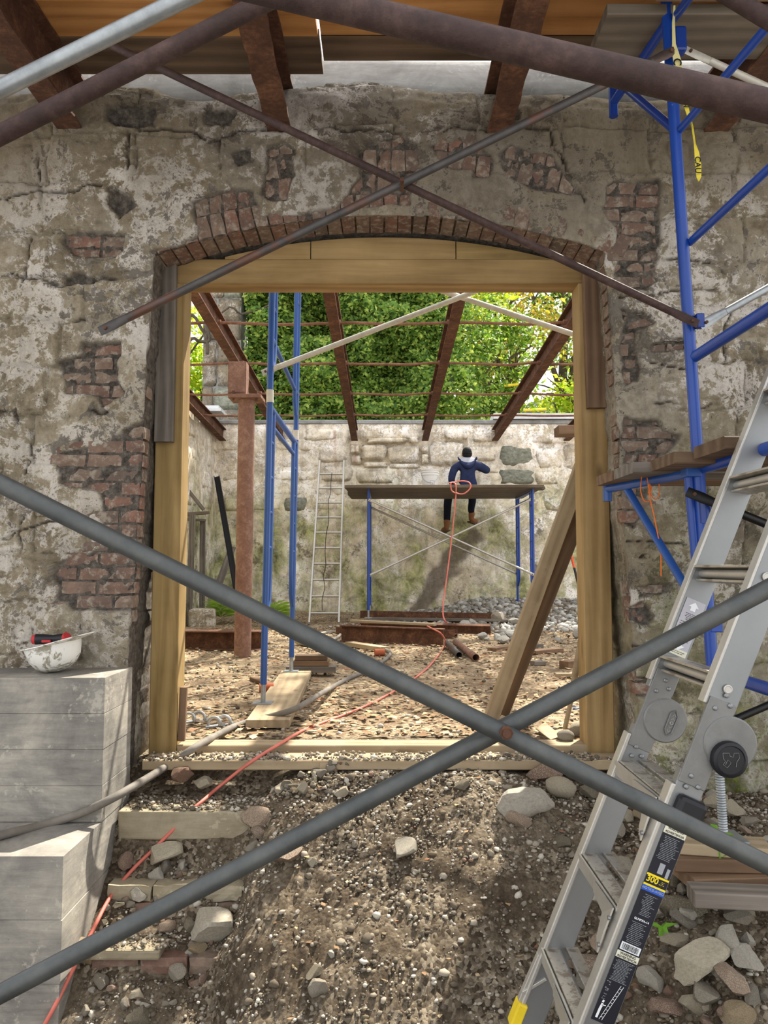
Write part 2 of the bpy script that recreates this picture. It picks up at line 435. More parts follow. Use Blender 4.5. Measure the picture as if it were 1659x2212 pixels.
M_LABEL = flat('black_label', srgb(20, 22, 34), .5); M_WHITE = flat('white_print', srgb(225, 228, 230), .6, var=.03)
M_GREYT = flat('grey_print', srgb(150, 154, 160), .6, var=.03)
M_YEL = flat('yellow_print', srgb(232, 208, 30), .55, var=.03); M_YELP = flat('yellow_foot', srgb(230, 200, 40), .5)
M_BLUEL = flat('blue_print', srgb(30, 84, 190), .55, var=.03); M_STICK = flat('silver_sticker', srgb(176, 174, 182), .5, var=.04)
M_CREAM = flat('cream_sticker', srgb(214, 212, 192), .6, var=.05); M_DKTX = flat('dark_print', srgb(60, 58, 54), .6, var=.03)

def concrete(name, c1, c2, c3):
    g = G(name); v = g.coord('pos'); f = g.noise(v, 2.6, 9, .68, .5); f2 = g.noise(v, 40, 8, .7); f3 = g.noise(g.coord('pos', (1.2, 1.2, 9)), 4, 8, .7, .6)
    c = g.ramp(g.mix(.3, f, f3), [(.34, c1), (.49, c2), (.64, c3)])
    c = g.mix(g.math('MULTIPLY', g.mask(g.mix(.4, g.noise(v, 4.5, 9, .7, .8), f2), .56, .60), .5), c, tuple(min(1, x * 1.25) for x in c3[:3]) + (1,))
    c = g.mix(g.math('MULTIPLY', g.mask(f2, .66, .72), .6), c, tuple(x * .6 for x in c1[:3]) + (1,))
    return g.set(base=c, rough=.9, spec=.2, normal=g.bump(g.mix(.5, f2, f3), .4, .006))
M_CONC = concrete('form_cast_concrete', srgb(98, 95, 90), srgb(136, 132, 125), srgb(172, 166, 154))
M_STEP = concrete('painted_step', srgb(112, 102, 84), srgb(146, 136, 114), srgb(172, 162, 140))
M_CAP = concrete('mortar_cap', srgb(110, 109, 106), srgb(140, 139, 136), srgb(166, 166, 163))

def dirt_mat(name, c1, c2, c3, c4, sc=1.0):
    g = G(name); v = g.coord('pos'); f = g.noise(v, 1.6 * sc, 8, .65); f2 = g.noise(v, 26 * sc, 9, .75); vo = g.voro(v, 70 * sc, 'F1', 'Color')
    sp = g.voro(v, 70 * sc)
    c = g.ramp(g.mix(.5, f, f2), [(.34, c1), (.46, c2), (.57, c3), (.70, c4)])
    peb = g.ramp(vo, [(.2, c1), (.5, c3), (.8, tuple(min(1, x * 1.35) for x in c4[:3]) + (1,))])
    c = g.mix(g.math('MULTIPLY', g.mask(g.noise(v, 5 * sc, 6), .42, .6), .65), c, peb)
    nb = g.bump(f2, .9, .02); nb = g.bump(sp, .7, -.01, nb)
    return g.set(base=c, rough=.95, spec=.1, normal=nb)
M_DIRT = dirt_mat('gravelly_dirt', srgb(50, 43, 35), srgb(90, 78, 64), srgb(128, 115, 97), srgb(168, 156, 136))
M_YARD = dirt_mat('leaf_littered_dirt', srgb(84, 69, 56), srgb(130, 111, 90), srgb(166, 148, 122), srgb(198, 181, 152), .7)

def rock_mat(name, stops, dust=.35):
    g = G(name); v = g.shift(g.coord('Object')); c = g.ramp(g.rnd(), stops, 'CONSTANT')
    f = g.noise(v, 9, 9, .72); c = g.mix(g.mask(f, .3, .75), c, g.mix(.5, c, (0.02, 0.018, 0.015, 1)))
    c = g.mix(g.math('MULTIPLY', g.mask(g.noise(v, 20, 8, .7), .48, .62), dust), c, srgb(190, 180, 160))
    return g.set(base=c, rough=.93, spec=.15, normal=g.bump(g.noise(v, 40, 8, .7), .6, .006))
M_ROCK = rock_mat('rubble_stone', [(0, srgb(146, 138, 124)), (.2, srgb(120, 114, 104)), (.36, srgb(168, 158, 138)), (.55, srgb(112, 104, 88)), (.7, srgb(178, 172, 160)), (.90, srgb(130, 100, 84)), (.95, srgb(150, 132, 104))])
M_ROCKG = rock_mat('grey_rubble', [(0, srgb(176, 174, 168)), (.3, srgb(150, 148, 142)), (.6, srgb(196, 194, 188)), (.85, srgb(166, 156, 142))])
M_PALE = rock_mat('pale_stone', [(0, srgb(196, 186, 164)), (.5, srgb(184, 176, 160))])
M_BRICKF = rock_mat('brick_fragment', [(0, srgb(132, 104, 90)), (.4, srgb(126, 106, 92)), (.7, srgb(150, 128, 110))], .75)
def peb_mat(name, stops):
    g = G(name); w = g.n('ShaderNodeTexWhiteNoise', noise_dimensions='1D'); g.l(g.attr('pid'), w.inputs['W'])
    return g.set(base=g.ramp(w.outputs['Value'], stops, 'CONSTANT'), rough=.92, spec=.15)
M_PEB = peb_mat('pebbles', [(0, srgb(138, 129, 114)), (.2, srgb(94, 85, 73)), (.42, srgb(160, 151, 136)), (.57, srgb(114, 102, 84)), (.72, srgb(80, 73, 64)), (.84, srgb(186, 180, 168)), (.985, srgb(132, 104, 90))])
M_PEBG = peb_mat('grey_chips', [(0, srgb(166, 164, 158)), (.3, srgb(132, 130, 124)), (.6, srgb(192, 190, 184)), (.85, srgb(118, 108, 96))])
M_LITTER = peb_mat('fallen_leaves', [(0, srgb(128, 102, 76)), (.2, srgb(166, 142, 108)), (.4, srgb(96, 74, 56)), (.55, srgb(190, 170, 136)), (.78, srgb(142, 98, 72)), (.88, srgb(118, 102, 82))])

def leaf_mat(name, stops, trans=.45):
    g = G(name); w = g.n('ShaderNodeTexWhiteNoise', noise_dimensions='1D'); g.l(g.attr('pid'), w.inputs['W'])
    c = g.ramp(w.outputs['Value'], stops); g.set(base=c, rough=.55, spec=.3)
    t = g.n('ShaderNodeBsdfTranslucent'); g.l(g.mix(1.0, c, (1.25, 1.25, .55, 1), 'MULTIPLY'), t.inputs['Color'])
    mx = g.n('ShaderNodeMixShader'); mx.inputs[0].default_value = trans
    g.l(g.b.outputs[0], mx.inputs[1]); g.l(t.outputs[0], mx.inputs[2]); g.l(mx.outputs[0], g.out.inputs['Surface'])
    return g.m
M_IVY = leaf_mat('ivy_leaf', [(0, srgb(62, 98, 48)), (.35, srgb(108, 146, 68)), (.7, srgb(156, 184, 88)), (1, srgb(212, 220, 118))], .5)
M_LEAFY = leaf_mat('yellow_green_leaf', [(0, srgb(120, 156, 44)), (.5, srgb(168, 196, 66)), (1, srgb(222, 218, 84))], .5)
M_LEAFM = leaf_mat('mid_green_leaf', [(0, srgb(74, 112, 46)), (.5, srgb(118, 152, 66)), (1, srgb(172, 188, 92))], .45)
M_LEAFO = leaf_mat('turning_leaf', [(0, srgb(118, 130, 52)), (.5, srgb(164, 158, 70)), (1, srgb(206, 170, 92))], .45)
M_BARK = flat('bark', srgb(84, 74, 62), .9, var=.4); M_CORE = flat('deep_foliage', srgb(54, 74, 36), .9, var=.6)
M_NAVY = flat('navy_sweatshirt', srgb(46, 54, 84), .9, spec=.1, var=.2); M_JEAN = flat('dark_jeans', srgb(28, 32, 44), .9, spec=.1)
M_HOOD = flat('grey_hood_lining', srgb(176, 178, 188), .9, spec=.1); M_CAPB = flat('black_cap', srgb(24, 24, 28), .85)
M_SKIN = flat('skin', srgb(150, 104, 80), .6); M_BOOT = flat('tan_boot', srgb(132, 90, 58), .8); M_HAIR = flat('hair', srgb(26, 22, 20), .9)
M_BUCKET = flat('white_bucket_plastic', srgb(224, 224, 222), .45, var=.03)
def hat_mat():
    g = G('mortar_splashed_hat'); v = g.coord('Object'); f = g.noise(v, 14, 9, .75, .6)
    c = g.mix(g.mask(f, .53, .57), srgb(226, 224, 218), srgb(150, 144, 128))
    return g.set(base=c, rough=.5)
M_HAT = hat_mat()
M_RED = flat('red_plastic', srgb(178, 36, 40), .5); M_HOSE = flat('grey_rubber_hose', srgb(146, 138, 126), .7); M_PINK = flat('pink_cord', srgb(206, 112, 98), .6)
M_HOSED = flat('hose_outer', srgb(112, 106, 98), .75, var=.3)
M_TWINE = flat('orange_twine', srgb(226, 116, 44), .7); M_TAPE = flat('caution_tape', srgb(224, 214, 150), .5); M_TAPEY = flat('yellow_tape', srgb(226, 206, 64), .5)
M_INK = flat('black_ink', srgb(18, 18, 18), .6); M_ORROD = flat('orange_paint', srgb(228, 84, 40), .5); M_STEEL = pipe_mat('steel_hook', srgb(160, 164, 166), srgb(200, 204, 206), .35, .7)
M_GREENL = leaf_mat('green_leaf', [(0, srgb(96, 150, 40)), (1, srgb(130, 180, 60))], .3)
M_ROOFG = flat('grey_shed_roof', srgb(120, 128, 128), .8); M_FLASH = flat('white_flashing', srgb(216, 218, 220), .5); M_TERRA = flat('terracotta', srgb(172, 92, 62), .85)
M_CHIP = flat('blue_scrap', srgb(40, 120, 210), .5)
# ================================================================= the setting
YW = 3.63                                   # front face of the masonry wall
def W(px, py):
    p = at(px, py, YW); return (p.x, p.z)
ARCH_R = 3.29; ARCH_C = 2.63 - ARCH_R
def arch_z(x): return ARCH_C + np.sqrt(np.maximum(ARCH_R ** 2 - np.asarray(x, float) ** 2, .01))
def xl(z): return -1.157 + (np.asarray(z) - 1.41) * .045
def xr(z): return 1.124 - (np.asarray(z) - 1.41) * .05

PATCH = [[W(*p) for p in pl] for pl in [
    [(135, 502), (180, 500), (272, 506), (268, 540), (248, 558), (160, 552), (140, 530)],
    [(140, 604), (160, 590), (190, 588), (212, 606), (205, 614), (145, 614)],
    [(180, 742), (262, 733), (256, 775), (250, 800), (272, 850), (240, 866), (225, 880), (215, 858), (133, 850), (130, 778), (178, 764)],
    [(300, 908), (340, 900), (340, 1330), (282, 1326), (150, 1318), (122, 1290), (122, 1216), (214, 1184), (212, 1062), (130, 1046), (118, 972), (228, 962), (240, 940)],
    [(420, 434), (450, 420), (505, 405), (545, 414), (558, 470), (470, 505), (428, 515), (424, 470)],
    [(578, 330), (612, 308), (636, 318), (635, 380), (616, 432), (586, 436), (560, 420), (576, 390)],
    [(790, 305), (870, 290), (905, 310), (900, 395), (880, 440), (730, 448), (756, 410), (775, 380), (772, 330)],
    [(1075, 330), (1110, 310), (1155, 326), (1190, 330), (1215, 365), (1260, 420), (1235, 415), (1150, 405), (1110, 385), (1085, 360)],
    [(1310, 400), (1340, 386), (1420, 388), (1424, 470), (1424, 550), (1422, 600), (1400, 625), (1336, 625), (1330, 530), (1332, 500), (1308, 450)],
    [(1347, 668), (1390, 670), (1412, 700), (1378, 712), (1376, 820), (1340, 838), (1347, 838)],
    [(1408, 742), (1440, 726), (1490, 736), (1488, 756), (1412, 756)],
    [(1347, 900), (1425, 908), (1440, 930), (1475, 940), (1460, 965), (1400, 1000), (1347, 1000)],
    [(1352, 1050), (1410, 1055), (1405, 1090), (1375, 1140), (1352, 1130)],
    [(1376, 1268), (1410, 1262), (1456, 1262), (1448, 1284), (1384, 1292)],
    [(1360, 1310), (1392, 1298), (1416, 1332), (1400, 1352), (1364, 1340)],
    [(1362, 1458), (1455, 1462), (1460, 1500), (1370, 1506)],
    [(232, 228), (300, 224), (342, 232), (338, 272), (260, 276), (234, 262)],
    [(440, 232), (515, 235), (500, 270), (445, 270)],
    [(930, 310), (1000, 300), (1062, 330), (1058, 382), (1028, 380), (1000, 330), (955, 345)],
    [(1068, 228), (1110, 224), (1118, 262), (1062, 262)],
    [(505, 325), (540, 320), (545, 350), (512, 360)],
    [(232, 408), (285, 420), (292, 445), (262, 475), (230, 440)],
]]
ARCHBAND = [W(*p) for p in [(330, 545), (420, 512), (470, 498), (560, 470), (660, 455), (745, 446), (745, 478), (640, 486), (540, 505), (430, 530), (345, 560)]]
ARCHBAND2 = [W(*p) for p in [(930, 462), (1010, 466), (1090, 490), (1180, 505), (1300, 536), (1306, 560), (1200, 540), (1080, 515), (940, 492)]]
CRACKS = [[W(*p) for p in c] for c in [
    [(240, 262), (300, 283), (400, 285), (455, 300), (560, 280), (640, 284), (700, 276), (760, 284), (900, 282), (1050, 276), (1140, 268), (1180, 275), (1200, 300), (1195, 322), (1222, 350), (1240, 390), (1258, 415), (1270, 440)],
    [(0, 430), (80, 412), (160, 416), (230, 405)], [(85, 300), (82, 410)], [(280, 290), (275, 370)],
    [(64, 930), (60, 1060), (42, 1180), (8, 1320)], [(0, 885), (110, 890), (230, 888)], [(165, 880), (168, 960)], [(0, 1170), (120, 1120)],
    [(20, 590), (140, 614), (250, 610)], [(62, 505), (60, 610)],
    [(1340, 640), (1420, 628), (1520, 622), (1659, 640)], [(1430, 560), (1500, 560), (1659, 600)],
    [(1410, 875), (1560, 870), (1659, 880)], [(1400, 790), (1540, 792), (1659, 796)], [(1350, 1172), (1480, 1168)], [(1380, 1205), (1470, 1200)],
    [(1360, 1395), (1500, 1400)], [(1570, 640), (1568, 790)], [(1500, 1250), (1600, 1240)], [(1450, 1390), (1440, 1500)],
    [(0, 705), (130, 700), (180, 690)], [(40, 880), (36, 1000)], [(0, 1420), (140, 1330), (150, 1300)]]]
def wall_h(X, Z):
    wx = X + .012 * fbm(X, Z, 9, 3) ; wz = Z + .012 * fbm(X, Z, 9, 3, 7.7)
    side = np.maximum(sstep(1.2, 1.45, X), sstep(-1.3, -1.5, X)) ; low = np.maximum(side, sstep(2.75, 2.9, Z))
    h = .020 * fbm(X, Z, 1.6, 4, 2.2) + .009 * fbm(X, Z, 9, 3, 5.1) + .005 * fbm(X, Z, 34, 2, 1.2)
    # uneven stone courses under the whitewash, left and right of the doorway
    row = np.floor((wz + .05 * fbm(X, Z, 1.2, 2)) / .235); off = _h(row.astype(np.int64), row.astype(np.int64) * 7, row.astype(np.int64) * 0 + 3)
    cx = (wx + off * .4) / .42; cell = np.floor(cx)
    fz = np.abs(((wz + .05 * fbm(X, Z, 1.2, 2)) / .235) % 1 - .5) * 2; fx = np.abs(cx % 1 - .5) * 2
    joint = np.maximum(sstep(.90, 1.0, fz), sstep(.94, 1.0, fx))
    h = h + low * (.018 * _h(cell.astype(np.int64), row.astype(np.int64), row.astype(np.int64) * 0 + 5) - .016 * joint)
    brk = np.zeros_like(X)
    for pl in PATCH + [ARCHBAND, ARCHBAND2]:
        xs = [p[0] for p in pl]; zs = [p[1] for p in pl]
        m = (X > min(xs) - .08) & (X < max(xs) + .08) & (Z > min(zs) - .08) & (Z < max(zs) + .08)
        if m.any():
            sd = poly_sd(wx[m] + .010 * fbm(X[m], Z[m], 30, 2), wz[m], pl); brk[m] = np.maximum(brk[m], 1 - sstep(-.008, .006, sd))
    crk = np.zeros_like(X)
    for c in CRACKS:
        xs = [p[0] for p in c]; zs = [p[1] for p in c]
        m = (X > min(xs) - .08) & (X < max(xs) + .08) & (Z > min(zs) - .08) & (Z < max(zs) + .08)
        if m.any():
            wdt = .0035 + .004 * np.clip(fbm(X[m], Z[m], 5, 2), -1, 1)
            d = line_d(wx[m] + .014 * fbm(X[m], Z[m], 14, 2), wz[m] + .014 * fbm(X[m], Z[m], 14, 2, 4.), c)
            crk[m] = np.maximum(crk[m], (1 - sstep(.002, np.maximum(wdt, .002) + .0035, d)) * sstep(-.45, -.05, fbm(X[m], Z[m], 4, 2, 3.)))
    h = h * (1 - brk) + brk * (-.0225 + .004 * fbm(X, Z, 40, 2)) - .018 * crk
    # broken, rounded top of the wall under the deck
    tz = 3.20 + .04 * fbm(X, X * 0, 2.2, 3)
    h = h - .16 * sstep(0, .16, Z - tz) ** 1.5 - .02 * sstep(-.02, .02, Z - tz) * (1 - sstep(.02, .1, Z - tz))
    return h, brk, crk
xs_ = np.concatenate([np.arange(-3.2, -1.95, .05), np.arange(-1.95, 1.95, .0088), np.arange(1.95, 3.21, .05)])
zs_ = np.arange(-1.0, 3.40, .0095)
GX, GZ = np.meshgrid(xs_, zs_); nx, nz = len(xs_), len(zs_)
H, BRK, CRK = wall_h(GX, GZ)
inside = (GX > xl(GZ)) & (GX < xr(GZ)) & (GZ < arch_z(GX))
cx_ = (GX[:-1, :-1] + GX[1:, 1:]) / 2; cz_ = (GZ[:-1, :-1] + GZ[1:, 1:]) / 2
cin = (cx_ > xl(cz_)) & (cx_ < xr(cz_)) & (cz_ < arch_z(cx_))
idx = np.arange(nx * nz).reshape(nz, nx)
quads = np.stack([idx[:-1, :-1], idx[:-1, 1:], idx[1:, 1:], idx[1:, :-1]], -1)[~cin]
used = np.zeros(nx * nz, bool); used[quads.ravel()] = True
# snap the rim of the opening to its outline, ragged by a few millimetres
GXs = GX.copy(); GZs = GZ.copy(); rag = .006 * fbm(GX, GZ, 18, 3)
cnt = np.zeros(nx * nz, int); np.add.at(cnt, quads.ravel(), 1); cnt = cnt.reshape(nz, nx)
rim = used.reshape(nz, nx) & (cnt < 4) & (np.abs(GX) < 1.3) & (GZ < 2.7) & (GZ > -.99)
zl_ok = rim & (GX < 0) & (GZ < arch_z(GX) - .012); GXs[zl_ok] = (xl(GZ) - rag)[zl_ok]
zr_ok = rim & (GX > 0) & (GZ < arch_z(GX) - .012); GXs[zr_ok] = (xr(GZ) + rag)[zr_ok]
ar = rim & ~zl_ok & ~zr_ok; GZs[ar] = (arch_z(GX) + np.abs(rag))[ar]
V = np.stack([GXs.ravel(), (YW - H).ravel(), GZs.ravel()], -1)
remap = -np.ones(nx * nz, int); remap[used] = np.arange(used.sum()); V = V[used]; Q = remap[quads]
b_at = BRK.ravel()[used]; c_at = CRK.ravel()[used]
# the reveal: rim edges run back into the wall in four rows
ed = {}
for q in Q[np.any(rim.ravel()[quads], axis=1)]:
    for a, b in ((q[0], q[1]), (q[1], q[2]), (q[2], q[3]), (q[3], q[0])):
        k = (min(a, b), max(a, b)); ed[k] = None if k in ed else (a, b)
rimset = remap[np.nonzero(rim.ravel())[0]]; rimset = set(rimset.tolist())
edges = [e for e in ed.values() if e is not None and e[0] in rimset and e[1] in rimset]
vlist = V.tolist(); flist = Q.tolist(); batt = b_at.tolist(); catt = c_at.tolist(); deep = {}
DEPTHS = (3.68, 3.75, 3.84, 3.95, 4.2)
for vid in rimset:
    x, y, z = vlist[vid]; chain = [vid]
    for kq, yy in enumerate(DEPTHS):
        j = .010 * (mnoise.noise(Vector((x * 9, yy * 14, z * 9)))) + .012
        dx = (-j if x < 0 else j) if z < float(arch_z(x)) - .02 else 0; dz = j if z >= float(arch_z(x)) - .02 else 0
        vlist.append([x + dx, yy, z + dz]); chain.append(len(vlist) - 1)
        batt.append(.9 if (x < 0 or dz) else .15); catt.append(0)
    deep[vid] = chain
for a, b in edges:
    ca, cb = deep[a], deep[b]
    for k in range(len(DEPTHS)): flist.append([cb[k], ca[k], ca[k + 1], cb[k + 1]])
core = MB()
core.span((-3.2, 3.86, -1.0), (-1.22, 4.2, 3.36)); core.span((1.20, 3.86, -1.0), (3.2, 4.2, 3.36)); core.span((-1.22, 3.86, 2.68), (1.20, 4.2, 3.36))
nb0 = len(vlist); vlist += [list(p) for p in core.v]; flist += [[i + nb0 for i in f] for f in core.f]; batt += [0] * len(core.v); catt += [0] * len(core.v)
me = bpy.data.meshes.new('wall_front'); me.from_pydata(vlist, [], flist); me.materials.append(M_WALL)
for nm, dat in (('brk', batt), ('crk', catt)):
    a = me.attributes.new(nm, 'FLOAT', 'POINT'); a.data.foreach_set('value', np.array(dat, dtype=np.float32))
me.polygons.foreach_set('use_smooth', [True] * len(me.polygons)); me.update()
wall_front = bpy.data.objects.new('wall_front', me); col.objects.link(wall_front); tag(wall_front, 'mottled whitewashed masonry wall with an arched doorway and exposed brick patches', kind='structure')

cap_ = MB(); npx = 80
for i in range(npx + 1):
    x = -3.2 + 6.4 * i / npx; j = .018 * float(fbm(np.array([x]), np.array([0.]), 2.5, 3)[0])
    for (y, z) in ((3.80, 3.30), (3.745 + j, 3.345), (3.735 + j, 3.42 + j), (3.76 + j, 3.50 + j), (3.83, 3.53 + j), (4.2, 3.54 + j), (4.2, 3.3)): cap_.v.append((x, y, z))
for i in range(npx):
    for k in range(6): cap_.f.append((i * 7 + k, (i + 1) * 7 + k, (i + 1) * 7 + k + 1, i * 7 + k + 1))
cap_.f += [tuple(range(7)), tuple(reversed(range(npx * 7, npx * 7 + 7)))]; cap_.mi = [0] * len(cap_.f)
cap_.build('mortar_cap', M_CAP, wall_front, auto=60)
# ---- bricks: one shape, a few sizes, each a part of the wall
def brick_mesh(name, L, Hh, D, mat, rough=.004):
    mb = MB(); nL = 3; a = L / 2; b = Hh / 2
    for yy in (0, 1):
        for i in range(5):
            for k in range(3):
                x = -a + L * i / 4; z = -b + Hh * k / 2
                edge = (i in (0, 4)) or (k in (0, 2)); r = random.uniform(-1, 1) * rough
                y = (0.006 if edge else 0) + r if yy == 0 else D
                mb.v.append((x + random.uniform(-1, 1) * rough * (1 if edge else .3), y, z + random.uniform(-1, 1) * rough * .8))
    g = lambda yy, i, k: yy * 15 + i * 3 + k
    for i in range(4):
        for k in range(2): mb.f.append((g(0, i, k), g(0, i + 1, k), g(0, i + 1, k + 1), g(0, i, k + 1)))
    for i in range(4):
        mb.f.append((g(0, i, 0), g(1, i, 0), g(1, i + 1, 0), g(0, i + 1, 0))); mb.f.append((g(0, i, 2), g(0, i + 1, 2), g(1, i + 1, 2), g(1, i, 2)))
    for k in range(2):
        mb.f.append((g(0, 0, k), g(0, 0, k + 1), g(1, 0, k + 1), g(1, 0, k))); mb.f.append((g(0, 4, k), g(1, 4, k), g(1, 4, k + 1), g(0, 4, k + 1)))
    me = bpy.data.meshes.new(name); me.from_pydata(mb.v, [], mb.f); me.materials.append(mat); me.update(); return me
BR = {L: [brick_mesh('brick', L, .056, .09, M_BRICK) for _ in range(3)] for L in (.165, .085)}
BRV = [brick_mesh('brick', .062, .105, .20, M_BRICK) for _ in range(4)]
def put_brick(me, loc, rot=0.0, parent=None):
    o = bpy.data.objects.new('brick', me); col.objects.link(o); o.location = loc; o.rotation_euler = (0, rot, 0)
    parent_to(o, parent or wall_front); return o
def in_any(x, z, polys, grow):
    return any(poly_sd(np.array([x]), np.array([z]), p)[0] < grow for p in polys)
COURSE = .0672; straight = [PATCH[i] for i in (0, 2, 3, 8, 9, 10, 11, 12, 13, 14, 15, 19)]
rb = random.Random(3)
for r in range(-2, 48):
    z = .42 + r * COURSE
    for (x0, x1, sgn) in ((-1.75, float(xl(z)), 1), (float(xr(z)), 1.75, 1)):
        anchor = x1 if x0 < 0 else x0; d = -1 if x0 < 0 else 1; x = anchor; first = True; k = 0
        while abs(x - anchor) < .65:
            L = .085 if (k == 0 and r % 2) or rb.random() < .14 else .165
            c = x + d * L / 2
            if in_any(c, z, straight, .03): put_brick(rb.choice(BR[L]), (c, YW + .016 + rb.uniform(-.004, .004), z))
            x += d * (L + .011); k += 1
# arch rings: a soldier course round the doorway head, two more where the plaster has fallen
radial = [PATCH[i] for i in (4, 5, 6, 7, 18)] + [ARCHBAND]
for ring, (r0, yoff) in enumerate(((0.058, .010), (.172, .016), (.286, .016), (.40, .016), (.514, .018))):
    R = ARCH_R + r0; n = int(2 * .36 * R / .071)
    for i in range(n + 1):
        a = -.352 + .704 * i / n + (.0105 if ring % 2 else 0); x = R * math.sin(a); z = ARCH_C + R * math.cos(a)
        if ring == 0 and abs(x) < 1.16 or in_any(x, z, radial, .045):
            if ring and z < arch_z(x) + .06: continue
            o = put_brick(rb.choice(BRV), (x, YW + yoff + rb.uniform(-.005, .005), z), a)
# ---- larger stones showing through on the wall
def stone_mesh(name, L, Hh, D, mat, rnd=.18, bulge=.02):
    nx_, nz_ = 7, 5; v = []; f = []; sd = random.random() * 50
    for yy in (0, 1):
        for i in range(nx_ + 1):
            for k in range(nz_ + 1):
                u = i / nx_ * 2 - 1; w = k / nz_ * 2 - 1
                e = max(abs(u), abs(w)); sq = (abs(u) ** 5 + abs(w) ** 5) ** .2; s = e / max(sq, 1e-6) if e > 0 else 1
                x = u * L / 2 * (1 - rnd * (1 - s) * 2) ; z = w * Hh / 2 * (1 - rnd * (1 - s) * 2)
                q = Vector((x * 4 + sd, z * 4, sd)); j = mnoise.noise(q) * .06 * min(L, Hh) * 2
                y = D if yy else -bulge * (1 - e ** 4) + mnoise.noise(q * 3) * .012 + (.02 if e > .99 else 0)
                v.append((x + j, y, z + mnoise.noise(q + Vector((9, 0, 0))) * .05 * Hh))
    g = lambda yy, i, k: yy * (nx_ + 1) * (nz_ + 1) + i * (nz_ + 1) + k
    for i in range(nx_):
        for k in range(nz_): f.append((g(0, i, k), g(0, i + 1, k), g(0, i + 1, k + 1), g(0, i, k + 1)))
    for i in range(nx_):
        f.append((g(0, i, 0), g(1, i, 0), g(1, i + 1, 0), g(0, i + 1, 0))); f.append((g(0, i, nz_), g(0, i + 1, nz_), g(1, i + 1, nz_), g(1, i, nz_)))
    for k in range(nz_):
        f.append((g(0, 0, k), g(0, 0, k + 1), g(1, 0, k + 1), g(1, 0, k))); f.append((g(0, nx_, k), g(1, nx_, k), g(1, nx_, k + 1), g(0, nx_, k + 1)))
    me = bpy.data.meshes.new(name); me.from_pydata(v, [], f); me.materials.append(mat)
    me.polygons.foreach_set('use_smooth', [True] * len(me.polygons)); me.update(); return me
def put_stone(me, loc, parent, ry=0):
    o = bpy.data.objects.new('stone', me); col.objects.link(o); o.location = loc; o.rotation_euler = (0, ry, 0); parent_to(o, parent); return o
for (x0, y0, x1, y1) in [(1432, 566, 1560, 622), (1566, 560, 1690, 632), (1425, 652, 1565, 735), (1575, 655, 1700, 740), (1500, 800, 1600, 868), (1420, 805, 1492, 868), (1610, 805, 1700, 870),
                         (1440, 884, 1556, 936), (1395, 1180, 1475, 1252), (1500, 300, 1620, 385), (1540, 400, 1659, 480), (1440, 300, 1495, 370), (1365, 880, 1432, 905),
                         (1380, 1350, 1450, 1395), (1570, 1520, 1680, 1600), (1380, 1520, 1470, 1590), (0, 900, 60, 1010), (70, 1070, 200, 1116), (-60, 1060, 40, 1170), (10, 620, 110, 690), (-40, 500, 55, 585),
                         (70, 440, 160, 495), (110, 290, 270, 400), (-50, 300, 75, 405), (290, 300, 400, 372), (640, 190, 700, 260), (720, 225, 800, 270), (830, 215, 930, 268), (960, 218, 1040, 262), (1130, 225, 1260, 262), (1290, 230, 1420, 285)]:
    a = at(x0, y0, YW); b = at(x1, y1, YW)
    put_stone(stone_mesh('stone', abs(b.x - a.x), abs(a.z - b.z), .06, M_WALL, .2, .006), ((a.x + b.x) / 2, YW - .002, (a.z + b.z) / 2), wall_front)

# ---- timber door frame
door = thing('door_1', 'new treated pine door frame filling the arched opening', None, (0, 3.93, 0.0)); del_k = door.pop('category', None); door['kind'] = 'structure'
YP = 3.86
def dpart(name, *a, **k):
    o = board(name, *a, parent=door, **k); return o
dpart('post', (-1.092, YP + .07, 0.0), (-1.092, YP + .07, 2.375), .136, .14, M_PINE_GRN, up=(0, 1, 0))
dpart('post', (1.068, YP + .07, 0.0), (1.068, YP + .07, 2.375), .138, .14, M_PINE, up=(0, 1, 0))
dpart('lintel', (-1.062, YP + .07, 2.440), (1.03, YP + .07, 2.440), .14, .128, M_PINE)
l0 = at(372, 553, YP - .02); l1 = at(333, 955, YP - .02)
o = dpart('cleat', ((-1.108), YP - .022, l1.z), ((-1.108), YP - .022, l0.z), .094, .042, M_GREYW, up=(0, 1, 0))
r0 = at(1290, 546, YP - .02); r1 = at(1292, 882, YP - .02)
dpart('cleat', (1.075, YP - .022, r1.z), (1.062, YP - .022, r0.z), .098, .042, M_BROWNW, up=(0, 1, 0))
# blocking above the lintel, cut to the arch
def block(px0, px1, yt0, yt1, yb, mat):
    a0, a1 = at(px0, yb, YP + .01), at(px1, yb, YP + .01); t0, t1 = at(px0, yt0, YP + .01), at(px1, yt1, YP + .01)
    L = a1.x - a0.x; xc = (a0.x + a1.x) / 2; zb = 2.506
    z0, z1 = t0.z, t1.z; v = []
    n = 8
    for y in (YP + .012, YP + .10):
        for i in range(n + 1):
            x = a0.x + L * i / n; zt = min(z0 + (z1 - z0) * i / n, float(arch_z(x)) - .006)
            v.append((x - xc, y - YP, 0)); v.append((x - xc, y - YP, zt - zb))
    f = []
    for i in range(n):
        k = 2 * i; m = 2 * (n + 1)
        f += [(k, k + 2, k + 3, k + 1), (m + k, m + k + 1, m + k + 3, m + k + 2), (k + 1, k + 3, m + k + 3, m + k + 1), (k, m + k, m + k + 2, k + 2)]
    m = 2 * (n + 1); f += [(0, 1, m + 1, m), (2 * n, m + 2 * n, m + 2 * n + 1, 2 * n + 1)]
    me = bpy.data.meshes.new('blocking'); me.from_pydata(v, [], f); me.materials.append(mat); me.update()
    o = bpy.data.objects.new('blocking', me); col.objects.link(o); o.location = (xc, YP, zb); parent_to(o, door)
block(486, 670, 526, 506, 556, M_PINE); block(672, 984, 505, 505, 556, M_PINE); block(986, 1245, 506, 545, 556, M_PINE_GRN)
